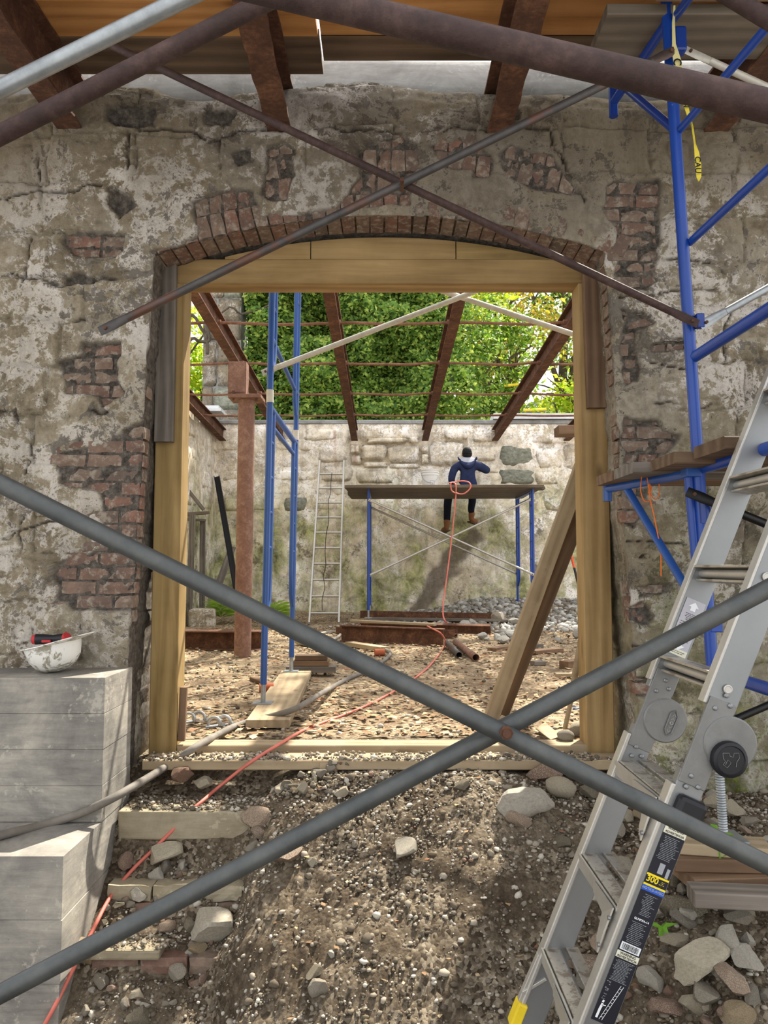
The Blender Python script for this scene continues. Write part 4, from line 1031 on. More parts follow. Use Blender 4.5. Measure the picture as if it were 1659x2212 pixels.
def face(px, py, Y, rot, size_px, s, mat, par, name):
    p = at(px, py, Y); M = Matrix.Translation(p) @ Matrix.Rotation(math.pi / 2, 4, 'X') @ Matrix.Rotation(rot, 4, 'Z')
    return text_mesh(name, s, size_px / F_PX * Y, M, mat, par)
face(1463, 150, 2.788, -math.pi / 2, 26, 'CAU', M_INK, tp, 'printed_word'); face(1507, 356, 2.788, -math.pi / 2, 19, 'CAU', M_INK, tp, 'printed_word'); face(1482, 226, 2.788, -math.pi / 2, 18, 'N', M_INK, tp, 'printed_word')

# ---- frames in the yard
def frame(label, x, y0, y1, z0, z1, mat, r=.021, rungs=4, inset=.26, group='blue scaffold frames in the yard', xt=0.0, jack=True, zin=.35):
    root = thing('scaffold', label, 'scaffold', (x, (y0 + y1) / 2, z0), group)
    def tb(name, pts, rad, mt=mat, n=12):
        m = MB(); m.tube(pts, rad, n); m.build(name, mt, root, auto=50)
    X = lambda z: x + xt * (z - z0)
    P = lambda y, z: Vector((X(z), y, z))
    for y in (y0, y1):
        tb('leg', [P(y, z0 + (.12 if jack else 0)), P(y, z1)], r); s = 1 if y == y0 else -1
        tb('inner_leg', [P(y + s * .05, z0 + zin), P(y + s * inset * .55, z0 + zin + .10), P(y + s * inset * .62, z0 + zin + .3), P(y + s * inset * .62, z1 - .02)], r * .8)
        for k in range(rungs):
            zz = z0 + zin + .45 + k * (z1 - z0 - zin - .7) / max(1, rungs - 1); tb('rung', [P(y, zz), P(y + s * inset * .62, zz)], r * .6, n=8)
        if jack:
            tb('jack', [P(y, z0), P(y, z0 + .16)], r * .75, M_GALVL, 10); m = MB(); m.box(P(y, z0 + .004), (.12, .12, .008)); m.build('base_plate', M_GALVL, root)
    tb('top_bar', [P(y0, z1 - .03), P(y1, z1 - .03)], r); tb('second_bar', [P(y0 + inset * .62, z1 - .14), P(y1 - inset * .62, z1 - .14)], r * .8)
    return root
fr = frame('tall blue scaffold frame standing on a plank just inside the doorway', -.775, 5.0, 6.5, .05, 2.0, M_BLUEW, .0215, 4, xt=.012, zin=.55)
fr2 = frame('upper blue scaffold frame stacked on the frame inside the doorway', -.752, 5.0, 6.5, 2.06, 3.95, M_BLUEW, .0215, 3, xt=.012, jack=False, zin=.15)
for y in (5.0, 6.5):
    m = MB(); m.tube([(-.751, y, 2.0), (-.751, y, 2.085)], .0245, 12); m.build('collar', M_BEIGEP, fr2, auto=40)
m = MB(); m.tube([(-.748, 5.02, 2.44), (-.748, 6.48, 2.40)], .017, 10); m.build('lower_bar', M_BLUEW, fr2, auto=50)
pipe('cross_brace', at(566, 806, 5.0), at(566, 806, 5.0) + (at(1020, 632, 5.03) - at(566, 806, 5.0)) * 2.15, .018, M_BEIGEP, 'pale brace rising right from the tall blue frame inside the doorway', 'scaffold brace', True, True, 'pale braces inside the doorway')
q0, q1 = at(965, 632, 5.08), at(1238, 722, 5.08)
pipe('cross_brace', q0 + (q0 - q1) * 1.45, q1 + (q1 - q0) * 1.1, .018, M_BEIGEP, 'pale brace falling right behind the right door post', 'scaffold brace', True, True, 'pale braces inside the doorway')
# the worker's scaffold
ZS = 2.15
wl = at(796, 1200, 12.1).x; wr_ = at(1152, 1200, 12.1).x
g0 = lambda x, y: gz(x, y) + .02
frame('blue scaffold frame carrying the left end of the worker platform', wl, 12.1, 13.55, .13, ZS, M_BLUE, .022, 4, inset=.3, zin=.4)
frame('blue scaffold frame carrying the right end of the worker platform', wr_, 12.1, 13.55, .20, ZS, M_BLUE, .022, 4, inset=.3, zin=.4)
for (y, labs) in ((12.07, ('near brace falling left to right below the worker platform', 'near brace rising left to right below the worker platform')), (13.58, ('far brace falling left to right below the worker platform', 'far brace rising left to right below the worker platform'))):
    pipe('cross_brace', (wl, y, 1.98), (wr_, y, .80), .0175, M_ALUL, labs[0], 'scaffold brace', True, True, 'braces of the worker scaffold', 10)
    if y < 13: pipe('cross_brace', (wl, y + .04, .78), (wr_, y + .04, 2.0), .0175, M_ALUL, labs[1], 'scaffold brace', True, True, 'braces of the worker scaffold', 10)
for i, y in enumerate((12.03, 12.28, 12.53, 12.78, 13.03, 13.28, 13.53, 13.78)):
    tag(board('platform_plank', (at(744, 1060, 11.9).x + random.uniform(-.03, .03), y, ZS + .024), (at(1180, 1052, 11.9).x + random.uniform(-.05, .05), y, ZS + .03), .235, .045, M_GREYP),
        ['front', 'second', 'third', 'fourth', 'fifth', 'sixth', 'seventh', 'rearmost'][i] + ' silvered plank of the worker platform counting from the near edge', 'plank', 'planks of the worker platform')
# aluminium ladder leaning by the far wall
la = thing('extension_ladder', 'aluminium extension ladder leaning on the far wall left of the platform', 'ladder', at(700, 1345, 12.75))
f0, f1 = at(668, 1346, 12.75), at(732, 1346, 12.75); t0, t1 = at(691, 996, 14.12), at(743, 996, 14.12)
for a, b in ((f0, t0), (f1, t1)):
    m = MB(); m.prism([(-.015, -.035), (.015, -.035), (.015, .035), (-.015, .035)], a, b, (0, 1, 0)); m.build('rail', M_ALUL, la, bevel=.004)
    m = MB(); d = (b - a).normalized(); m.prism([(-.02, -.03), (.02, -.03), (.02, .03), (-.02, .03)], a + d * .45 + Vector((.0, .06, 0)), a + d * .95 + Vector((0, .06, 0)), (0, 1, 0)); m.build('rung_lock', M_ALUL, la)
for k in range(10):
    t = (.055 + k * .97 / 10.2); m = MB(); m.tube([f0.lerp(t0, t), f1.lerp(t1, t)], .019, 10); m.build('rung', M_ALUL, la, auto=50)
rp = [f0.lerp(f1, .42).lerp(t0.lerp(t1, .5), q) + Vector((random.uniform(-.02, .02), -.03, 0)) for q in np.linspace(.07, .92, 14)]
m = MB(); m.tube(smooth_path(rp, 4), .006, 6); m.build('rope', M_BLACK, la)
# ================================================================= the folding ladder at the right
LS = .422; LZ = .2504; LX = .7238
def lx(z): return LX + LS * (z - LZ)
LA = Vector((LS, 0, 1)).normalized()                # up along the rails
LC = Vector((LA.z, 0, -LA.x))                        # across the rail, to the right
LB = Vector((0, -1, 0))                              # rung direction, towards the camera
def LP(z, y, c=0.0, a=0.0): return Vector((lx(z), y, z)) + LC * c + LA * a
lad = thing('folding_ladder', 'aluminium folding ladder with black warning label leaning right of the doorway', 'ladder', LP(-.80, 2.2))
YF, YN = 2.40, 2.00
def rail(name, y, z0, z1, w, t, mat):
    a, b = LP(z0, y), LP(z1, y); root = None
    m = MB(); h = w / 2; k = t / 2; fl = .004
    # channel section: web facing out, two lipped flanges
    m.prism([(-k, -h), (k, -h), (k, -h + fl * 2), (-k + fl, -h + fl * 2), (-k + fl, h - fl * 2), (k, h - fl * 2), (k, h), (-k, h)], a, b, LC)
    return m.build(name, mat, lad, bevel=.0015)
def railn(name, y, z0, z1, w, t, mat):
    a, b = LP(z0, y), LP(z1, y); m = MB(); h = w / 2; k = t / 2; m.prism([(-k, -h), (k, -h), (k, h), (-k, h)], a, b, LC); return m.build(name, mat, lad, bevel=.003)
ZBOT = -.80
railn('rail', YF, -.72, .43, .074, .03, M_ALU); railn('rail', YN, ZBOT, .40, .074, .03, M_ALU)
railn('rail', YF + .002, .54, 1.95, .080, .032, M_ALU); railn('rail', YN + .002, .56, 1.95, .080, .032, M_ALU)
for y, z0, z1 in ((YF, -.72, .40), (YN, ZBOT, .36)):
    for s in (-1,):
        m = MB(); m.prism([(-.022, -.006), (.022, -.006), (.022, .006), (-.022, .006)], LP(z0, y, -.043), LP(z1, y, -.043), LC); m.build('outer_rail', M_ALUL, lad, bevel=.003)
for y in (YF, YN):
    m = MB(); m.prism([(-.018, -.004), (.018, -.004), (.018, .004), (-.018, .004)], LP(.56, y, -.044), LP(1.95, y, -.044), LC); m.build('rail_edge', M_ALUL, lad, bevel=.002)
# treads (lower, flat and flared) and rungs (upper)
for k, zt in enumerate((-.495, -.219, .056, .330)):
    a, b = LP(zt, YF - .012), LP(zt, YN + .012)
    for c0, c1 in ((-.055, -.018), (.004, .046)):
        m = MB(); up = Vector((0, 0, 1)); xx = Vector((1, 0, 0))
        m.prism([(-c1, -.006), (-c0, -.006), (-c0, .006), (-c1, .006)], a, b, up); m.build('tread', M_ALUD, lad, bevel=.002)
    m = MB(); m.tube([a + Vector((-.007, 0, -.008)), b + Vector((-.007, 0, -.008))], .013, 12); m.build('tread_core', M_ALU, lad, auto=60)
    m = MB(); m.prism([(-.056, -.036), (-.051, -.036), (-.051, .004), (-.056, .004)], a, b, up); m.build('tread_lip', M_ALUL, lad)
    # polished gusset flaring down to the near rail
    vs = [Vector((b.x - .058, YN + .20, zt - .002)), Vector((b.x - .060, YN + .010, zt + .004)), Vector((b.x - .060 - LS * .06, YN + .010, zt - .055)), Vector((b.x - .060 - LS * .10, YN + .012, zt - .105)), Vector((b.x - .060 - LS * .075, YN + .05, zt - .082)), Vector((b.x - .060, YN + .11, zt - .050)), Vector((b.x - .058, YN + .20, zt - .034))]
    o = mesh_obj('gusset', vs, [tuple(range(7))], M_ALUL, lad); s = o.modifiers.new('thick', 'SOLIDIFY'); s.thickness = .004
    for q in ((-.02), (-.085)):
        m = MB(); c = Vector((b.x - .064 + LS * q, YN + .012, zt + q)); m.lathe([(.006, -.004), (.006, .002), (.0, .004)], c, Matrix.Rotation(math.pi / 2, 3, 'Y').to_3x3(), 8); m.build('rivet', M_ALU, lad)
for k, zt in enumerate((.625, .90, 1.175, 1.45, 1.725)):
    a, b = LP(zt, YF - .014), LP(zt, YN + .014)
    for dz, dx, mt in ((.020, -.012, M_ALUD), (-.022, -.006, M_ALUD)):
        m = MB(); m.prism([(-.028, -.0035), (.034, -.0035), (.034, .0035), (-.028, .0035)], a + Vector((dx, 0, dz)), b + Vector((dx, 0, dz)), (.12, 0, 1)); m.build('rung', mt, lad, bevel=.0015)
    m = MB(); m.prism([(-.002, -.02), (.002, -.02), (.002, .02), (-.002, .02)], a + Vector((.02, 0, 0)), b + Vector((.02, 0, 0))); m.build('rung_web', M_ALUL, lad)
    m = MB(); m.tube([a + Vector((-.012, 0, 0)), b + Vector((-.012, 0, 0))], .013, 12); m.build('rung_tube', M_ALUL, lad, auto=60)
RX = Matrix.Rotation(math.pi / 2, 3, 'X')            # lathe axis (z) -> -Y, towards the camera
def disc(name, c, prof, mat, n=28, parent=None):
    m = MB(); m.lathe(prof, c, RX, n); return m.build(name, mat, parent or lad, auto=35)
# hinges
for (px, py, y, rr) in ((1436, 1556, YF, .067), (1576, 1606, YN, .068)):
    c = at(px, py, y - .016)
    disc('hinge', c, [(rr, -.012), (rr, .004), (rr - .004, .008), (0, .008)], M_HINGE, 40)
    m = MB(); z1 = .60 if y == YF else .58; m.prism([(-.005, -.036), (.005, -.036), (.005, .036), (-.005, .036)], LP(.37, y - .014), LP(z1, y - .014), LC); m.build('hinge_arm', M_HINGE, lad, bevel=.002)
    for (da, dc) in ((-.085, -.01), (-.105, .016), (-.115, -.012), (.095, -.015), (.115, .018), (.135, .0)):
        cc_ = LP(.45 if y == YF else .47, y - .019, dc, da); disc('rivet', cc_, [(.0065, -.002), (.0065, .003), (.004, .0055), (0, .0062)], M_ALU, 10)
kc = at(1574, 1640, YN - .03); disc('knob', kc, [(.043, -.02), (.046, .004), (.043, .012), (.036, .015), (.034, .012), (0, .013)], M_BLACK, 30)
for an in range(0, 360, 60):
    if an in (0, 60): continue
pts = [(-.016, .02), (-.010, .02), (-.010, .012), (.004, .012), (.006, .02), (.016, .02), (.016, .008), (.010, -.002), (.010, -.014)]
kp = kc + Vector((0, -.0135, 0))
mark = MB()
for path in ([(-.020, .018), (-.004, .018), (-.002, .010), (.006, .008), (.008, .018), (.020, .018), (.021, .006), (.014, -.004), (.012, -.016)], [(-.020, .018), (-.019, .004), (-.014, -.002), (-.020, -.010), (-.010, -.018), (.000, -.006), (-.008, .002), (-.014, -.010)]):
    mark.tube([kp + Vector((u, 0, w)) for u, w in path], .0007, 5)
mark.build('embossed_mark', M_HINGE, lad)
# lock lever on the far hinge: a lozenge frame with arrows and a ring
lc = at(1450, 1562, YF - .028); ax = Vector((math.sin(math.radians(24)), 0, math.cos(math.radians(24)))); sd = Vector((ax.z, 0, -ax.x))
def Lz(u, w): return lc + sd * u + ax * w
loz = [(-.011, -.024), (0, -.040), (.012, -.030), (.013, .022), (.0, .040), (-.012, .028)]
m = MB(); m.tube([Lz(*p_) for p_ in loz + loz[:1]], .0022, 6); m.build('lock_lever', M_HINGE, lad)
o = mesh_obj('lock_plate', [Lz(*p_) + Vector((0, .003, 0)) for p_ in loz], [tuple(range(6))], M_HINGE, lad); s = o.modifiers.new('t', 'SOLIDIFY'); s.thickness = .004
m = MB()
for w, sg in ((.026, 1), (.013, 1), (-.013, -1), (-.026, -1)): m.tube([Lz(-.005, w - .004 * sg) + Vector((0, -.003, 0)), Lz(.0, w + .003 * sg) + Vector((0, -.003, 0)), Lz(.005, w - .004 * sg) + Vector((0, -.003, 0))], .0008, 4)
m.tube([Lz(.0045 * math.cos(t), .0045 * math.sin(t)) + Vector((0, -.003, 0)) for t in np.linspace(0, 2 * math.pi, 13)], .0009, 4); m.build('embossed_mark', M_ALUL, lad)
# grommet hole on the upper near rail
gc = at(1572, 1489, YN - .018); disc('grommet', gc, [(.0115, -.002), (.0115, .003), (.009, .004), (.0078, .003)], M_ALUL, 20); disc('hole', gc + Vector((0, -.0005, 0)), [(.0078, 0), (0, .0004)], M_BLACK, 20)
gc = at(1656, 1246, YN - .018); disc('grommet', gc, [(.0115, -.002), (.0115, .003), (.009, .004), (.0078, .003)], M_ALUL, 20); disc('hole', gc + Vector((0, -.0005, 0)), [(.0078, 0), (0, .0004)], M_BLACK, 20)
# black release knob below the near hinge
c = at(1488, 1748, YN - .02); m = MB(); m.box(c, (.058, .045, .075), Matrix.Rotation(-math.radians(66), 3, 'Y')); m.build('release_latch', M_BLACK, lad, bevel=.012)
# yellow foot
ft = at(1118, 2188, YF - .005); m = MB(); m.box(ft, (.03, .05, .075), Matrix.Rotation(math.radians(23), 3, 'Y')); m.build('foot', M_YELP, lad, bevel=.005)
m = MB(); m.prism([(-.012, -.006), (.012, -.006), (.012, .006), (-.012, .006)], at(1122, 2160, YF - .004), at(1165, 2060, YF - .004), LC); m.build('outrigger', M_ALUL, lad, bevel=.002)
m = MB(); m.prism([(-.01, -.005), (.01, -.005), (.01, .005), (-.01, .005)], at(1128, 2142, YF - .01), at(1178, 2112, YF - .01), (0, 0, 1)); m.build('outrigger_stay', M_ALUL, lad, bevel=.002)
# ---- printed labels (flat on the near rail)
YLB = YN - .0165
LM = Matrix(((LC.x, LA.x, -LB.x * -1, 0), (0, 0, -1, 0), (LC.z, LA.z, 0, 0), (0, 0, 0, 1)))
def LF(z, c=0.0, y=YLB, a=0.0):
    M = LM.copy(); M.translation = LP(z, y, c, a); return M
def plate(name, s0, s1, c0, c1, mat, y=YLB, lift=0.0):
    """a label between rail stations s0..s1 (metres up the rail from z=0) and offsets c0..c1 across it"""
    vs = [LP(0, y - lift, c0, s0), LP(0, y - lift, c1, s0), LP(0, y - lift, c1, s1), LP(0, y - lift, c0, s1)]
    o = mesh_obj(name, vs, [(0, 1, 2, 3)], mat, lad); sm = o.modifiers.new('t', 'SOLIDIFY'); sm.thickness = .0004; return o
def sta(px, py):   # station along the rail of a pixel on the near label face
    p = at(px, py, YLB); d = p - LP(0, YLB); return d.dot(LA), d.dot(LC)
S = lambda py, px=None: sta(1408 - (py - 1900) * .385, py)[0]
cL, cR = -.024, .034
plate('label', S(2206), S(1788), cL, cR, M_LABEL)
def lines(s_top, s_bot, n, c0, c1, mat=M_GREYT, ragged=True, th=.0011):
    m = MB()
    for i in range(n):
        s = s_top + (s_bot - s_top) * (i + .5) / n; e0 = c0 + (random.uniform(0, .008) if ragged else 0); e1 = c1 - (random.uniform(0, .014) if ragged else 0); x = e0
        while x < e1:
            w = min(random.uniform(.002, .008), e1 - x)
            b = len(m.v); m.v += [tuple(LP(0, YLB - .0006, q, s_ + t)) for q, s_, t in ((x, s, -th / 2), (x + w, s, -th / 2), (x + w, s, th / 2), (x, s, th / 2))]; m.f.append((b, b + 1, b + 2, b + 3)); m.mi.append(0); x += w + .0011
    return m.build('printed_lines', mat, lad)
def word(s, py, size, mat, c=.005): 
    return text_mesh('printed_word', s, size, LF(0, c, YLB - .0009, S(py)), mat, lad)
plate('label_band', S(1802), S(1784), cL, cR, M_CREAM, lift=.0005); word('WARNING', 1790, .0085, M_DKTX); word('ADVERTENCIA', 1798, .0075, M_DKTX)
lines(S(1806), S(1856), 15, cL + .004, cR - .003)
plate('pictogram', S(1884), S(1862), cL + .022, cL + .036, M_GREYT, lift=.0005); plate('pictogram', S(1888), S(1868), cL + .044, cL + .052, M_GREYT, lift=.0005)
plate('label_band', S(1893), S(1889), cL, cR, M_YEL, lift=.0005); plate('label_band', S(1914), S(1910), cL, cR, M_YEL, lift=.0005)
word('300', 1900, .021, M_YEL, -.006); lines(S(1896), S(1908), 4, .012, cR - .004, M_YEL, True, .0009)
plate('label_band', S(1925), S(1914), cL, cR, M_BLUEL, lift=.0005); word('NOTICE-AVISO', 1919.5, .0085, M_GREYT)
lines(S(1930), S(1975), 14, cL + .012, cR - .008); word('GLMPXA-14', 1984, .0075, M_WHITE); lines(S(1990), S(2035), 13, cL + .006, cR - .006)
plate('barcode', S(2053), S(2037), cL + .003, cR - .004, M_WHITE, lift=.0005)
m = MB(); x = cL + .007
while x < cR - .009:
    w = random.choice((.0007, .0012, .0018)); b = len(m.v); m.v += [tuple(LP(0, YLB - .0011, q, s_)) for q, s_ in ((x, S(2051)), (x + w, S(2051)), (x + w, S(2039)), (x, S(2039)))]; m.f.append((b, b + 1, b + 2, b + 3)); m.mi.append(0); x += w + random.choice((.0008, .0014))
m.build('barcode_bars', M_INK, lad)
plate('label_band', S(2070), S(2056), cL, cR, M_CREAM, lift=.0005); word('WARNING', 2060, .0085, M_DKTX); word('ADVERTENCIA', 2066.5, .0078, M_DKTX)
lines(S(2073), S(2118), 16, cL + .003, cR - .004)
for a_, b_ in ((2121, 2131), (2134, 2144), (2147, 2160)): lines(S(a_), S(b_), 5, cL + .003, cL + .020)
# the climbing figure printed at the foot of the label
def lab_line(pts, th, mat=M_WHITE):
    m = MB()
    for i in range(len(pts) - 1):
        (c0, s0), (c1, s1) = pts[i], pts[i + 1]; d = Vector((c1 - c0, s1 - s0)); n_ = Vector((-d.y, d.x)).normalized() * th / 2; b = len(m.v)
        m.v += [tuple(LP(0, YLB - .0010, c0 + n_.x, s0 + n_.y)), tuple(LP(0, YLB - .0010, c1 + n_.x, s1 + n_.y)), tuple(LP(0, YLB - .0010, c1 - n_.x, s1 - n_.y)), tuple(LP(0, YLB - .0010, c0 - n_.x, s0 - n_.y))]; m.f.append((b, b + 1, b + 2, b + 3)); m.mi.append(0)
    return m.build('printed_figure', mat, lad)
s0, s1 = S(2200), S(2122)
for dc in (-.002, .005): lab_line([(dc - .004, s0), (dc + .018, s1)], .0012)
for k in range(9):
    t = .08 + k * .105; lab_line([(-.006 + .022 * t, s0 + (s1 - s0) * t), (.001 + .022 * t, s0 + (s1 - s0) * t)], .001)
lab_line([(-.014, S(2199)), (-.013, S(2180)), (-.011, S(2168))], .006); lab_line([(-.011, S(2172)), (-.002, S(2170))], .002); lab_line([(-.012, S(2166)), (-.011, S(2161))], .005)
# silver arrow label on the upper far rail
YL2 = YF - .0165
def sta2(py, px): d = at(px, py, YL2) - LP(0, YL2); return d.dot(LA)
SS = lambda py: sta2(py, 1499 - (py - 1300) * .385)
plate('label', SS(1400), SS(1296), -.030, .032, M_STICK, y=YL2); plate('label_band', SS(1413), SS(1400), -.030, .032, M_CREAM, y=YL2, lift=.0003)
def plate_poly(name, pts, mat):
    o = mesh_obj(name, [LP(0, YL2 - .0008, c_, s_) for c_, s_ in pts], [tuple(range(len(pts)))], mat, lad); return o
for (s_mid, sg) in ((SS(1311), 1), (SS(1392), -1)):
    plate_poly('arrow', [(-.008, s_mid - .012 * sg), (-.008, s_mid), (-.017, s_mid), (0, s_mid + .016 * sg), (.017, s_mid), (.008, s_mid), (.008, s_mid - .012 * sg)], M_WHITE)
def lines2(s_top, s_bot, n, c0, c1, mat):
    m = MB()
    for i in range(n):
        s = s_top + (s_bot - s_top) * (i + .5) / n; x = c0 + random.uniform(0, .008)
        while x < c1:
            w = random.uniform(.003, .008); b = len(m.v); m.v += [tuple(LP(0, YL2 - .0008, q, s + t)) for q, t in ((x, -.0009), (x + w, -.0009), (x + w, .0009), (x, .0009))]; m.f.append((b, b + 1, b + 2, b + 3)); m.mi.append(0); x += w + .0015
    m.build('printed_lines', mat, lad)
lines2(SS(1324), SS(1340), 5, -.018, .018, M_DKTX); lines2(SS(1342), SS(1384), 9, -.026, .022, M_DKTX); lines2(SS(1403), SS(1410), 2, -.024, .018, M_DKTX)
plate('label', SS(1700), SS(1690), -.026, .026, M_CREAM, y=YL2 + .001); plate('label', SS(1725), SS(1716), -.026, .020, M_CREAM, y=YL2 + .001)
# ================================================================= things lying about
def hit(px, py, near=None):
    """where the line of sight of a pixel meets the ground"""
    u = (px - IW / 2) / F_PX; v = (IH / 2 - py) / F_PX; c, s = math.cos(PITCH), math.sin(PITCH)
    dy = c - v * s; dz = s + v * c
    Y = np.linspace(1.6, 14.2, 2600); X = u / dy * Y; Z = CAM_Z + dz / dy * Y; g = ground_z(X, Y)
    k = np.nonzero(Z < g)[0]
    if len(k) == 0: return Vector((X[-1], Y[-1], g[-1]))
    i = k[0]; return Vector((X[i], Y[i], g[i]))
def ppm(p): return F_PX / p.y
def lying(name, a, b, w, t, mat, label, cat='board', group=None, lift=0.0, roll=0.0):
    """a board lying between two pixels on the ground"""
    p, q = hit(*a), hit(*b); up = Vector((0, 0, 1)); d = (q - p).normalized()
    up = Matrix.Rotation(roll, 3, d) @ up
    zc = max(gz(*((p + (q - p) * k).xy)) for k in (0, .25, .5, .75, 1)) + t / 2 + lift + .002
    p.z = q.z = zc
    return tag(board(name, p, q, w, t, mat, up=up), label, cat, group)
# plank and boards under the tall frame
lying('plank', (578, 1578), (640, 1462), .25, .045, M_DUSTW, 'wide dusty plank on the yard floor under the tall blue frame', 'plank')
lying('plank', (548, 1470), (600, 1492), .07, .03, M_BROWNW, 'short split board beside the wide dusty plank', 'board')
st = hit(652, 1466)
for i, (L, w, t, mt, lab) in enumerate(((.42, .16, .05, M_GREYW, 'bottom'), (.30, .14, .045, M_BROWNW, 'middle'), (.27, .13, .045, M_DECK, 'top'))):
    zc = st.z + .03 + sum((.05, .045, .045)[:i]) + t / 2 + .001 * i
    tag(board('offcut', (st.x - L / 2 + .06, st.y + .22, zc), (st.x + L / 2 + .06, st.y + .22, zc), w, t, mt), lab + ' board of the short stack behind the rear leg of the tall frame', 'board', 'short board stack in the yard')
# leaning props right
a0, a1 = at_z(1062, 1556, .02), at(1258, 985, 4.30); a1 = Vector((1.135, 4.29, a1.z))
tag(board('prop', a0 + Vector((0, 0, .02)), a1, .085, .04, M_DUSTW, up=(.2, -1, .3)), 'long brown board propped against the right door post', 'board')
tag(board('prop', a0 + Vector((.075, .10, .02)), a1 + Vector((.07, .06, -.10)), .08, .04, M_DECK, up=(.2, -1, .3)), 'second darker board propped behind the brown board at the right post', 'board')
# hoe and stones by the right post
hoe = thing('hoe', 'old hoe with a pale wooden handle standing inside the right post', 'hoe', at_z(1218, 1592, .01))
m = MB(); h0, h1 = at(1220, 1575, 4.42), at(1262, 1350, 4.30); m.tube(smooth_path([h0, h0.lerp(h1, .3) + Vector((.005, 0, 0)), h0.lerp(h1, .6), h1], 4), [.013] * 5 + [.018] * 8, 10); m.build('handle', M_DUSTW, hoe, auto=60)
m = MB(); m.tube([at(1220, 1575, 4.42), at(1217, 1596, 4.42)], .006, 8); m.build('ferrule', M_RUST, hoe)
b_ = [at_z(1157, 1575, .03), at_z(1178, 1562, .045), at_z(1212, 1592, .025), at_z(1190, 1600, .02)]; o = mesh_obj('blade', b_, [(0, 1, 2, 3)], M_DUSTW, hoe); s = o.modifiers.new('t', 'SOLIDIFY'); s.thickness = .006
# round pipe offcuts
for (a, b, lab, r) in (((966, 1400), (992, 1424), 'short grey pipe offcut beside the beam pile', .034), ((984, 1398), (1028, 1430), 'rusty pipe offcut lying in front of the beam pile', .036)):
    p, q = hit(*a), hit(*b); p.z = gz(p.x, p.y) + r + .02; q.z = gz(q.x, q.y) + r + .004; d = (q - p).normalized()
    root = thing('pipe_offcut', lab, 'pipe', (p + q) / 2, 'pipe offcuts on the yard floor')
    m = MB(); m.tube([p, q], r, 18, cap=False); m.build('tube', M_GALVR if r < .035 else M_RUSTC, root, auto=50).modifiers.new('t', 'SOLIDIFY').thickness = .005
# heaps of old steel
def lying_beam(a, b, h, w, label, z=0.0, roll=0.0, mat=M_RUST):
    p, q = hit(*a), hit(*b); zc = max(gz(p.x, p.y), gz(q.x, q.y)) + z; p.z = zc; q.z = zc; m = MB()
    d = (q - p).normalized(); up = Matrix.Rotation(roll, 3, d) @ Vector((0, 0, 1)); hh = (h if abs(math.cos(roll)) > .7 else w) / 2
    p.z += hh; q.z += hh; m.ibeam(p, q, h, w, .014, .012, up); return tag(m.build('rusted_beam', mat, bevel=.002), label, 'beam', 'rusted beams lying in the yard')
lying_beam((385, 1402), (566, 1406), .21, .26, 'rusted channel beam lying behind the foot of the round column')
lying_beam((738, 1388), (958, 1396), .20, .11, 'heavy rusted I-beam at the front of the scrap pile', 0, 0)
lying_beam((730, 1372), (985, 1378), .14, .10, 'rusted I-beam second in the scrap pile', .0, math.pi / 2)
lying_beam((780, 1368), (1060, 1374), .12, .08, 'thin rusted beam at the back of the scrap pile, tapering right', .03, .3)
p, q = hit(760, 1382), hit(940, 1388); tag(board('plank', (p.x, p.y, .235), (q.x, q.y, .225), .10, .03, M_DUSTW), 'pale plank lying on top of the rusted beam pile', 'plank')
p, q = hit(800, 1350), hit(1180, 1352); tag(board('plank', (p.x, p.y, gz(p.x, p.y) + .10), (q.x, q.y, gz(q.x, q.y) + .08), .16, .04, M_GREYW), 'long grey plank lying along the rubble below the far wall', 'plank')
p, q = hit(780, 1343), hit(1080, 1338); tag(board('plank', (p.x, p.y - .25, p.z + .14), (q.x, q.y - .25, q.z + .05), .12, .05, M_RUST, up=(0, 1, 0)), 'rust-brown timber lying at the foot of the far wall', 'timber')
sc = [((755, 1398), (832, 1408), .12, .05, M_DUSTW, 'dusty board lying before the rusted I-beam'), ((1062, 1408), (1100, 1402), .10, .04, M_BROWNW, 'short board left of the propped boards, under the rubble'), ((1130, 1404), (1168, 1400), .09, .05, M_GREYW, 'grey offcut right of the propped boards'),
      ((1148, 1414), (1208, 1410), .12, .04, M_BROWNW, 'flat brown board right of the propped boards'), ((1150, 1438), (1174, 1437), .09, .04, M_GREYW, 'tiny block lying alone right of the propped boards'), ((1218, 1446), (1262, 1440), .10, .07, M_BROWNW, 'thick timber end behind the hoe handle'),
      ((1200, 1464), (1262, 1462), .05, .03, M_DUSTW, 'thin lath behind the hoe handle'), ((645, 1392), (700, 1404), .10, .04, M_DUSTW, 'pale offcut behind the tall frame'), ((620, 1640), (624, 1640), .03, .02, M_DUSTW, 'splinter of wood before the threshold'), ((690, 1662), (860, 1655), .09, .035, M_DUSTW, 'dusty lath half buried below the threshold')]
for (a, b, w, t, mt, lab) in sc: lying('offcut', a, b, w, t, mt, lab, 'board')
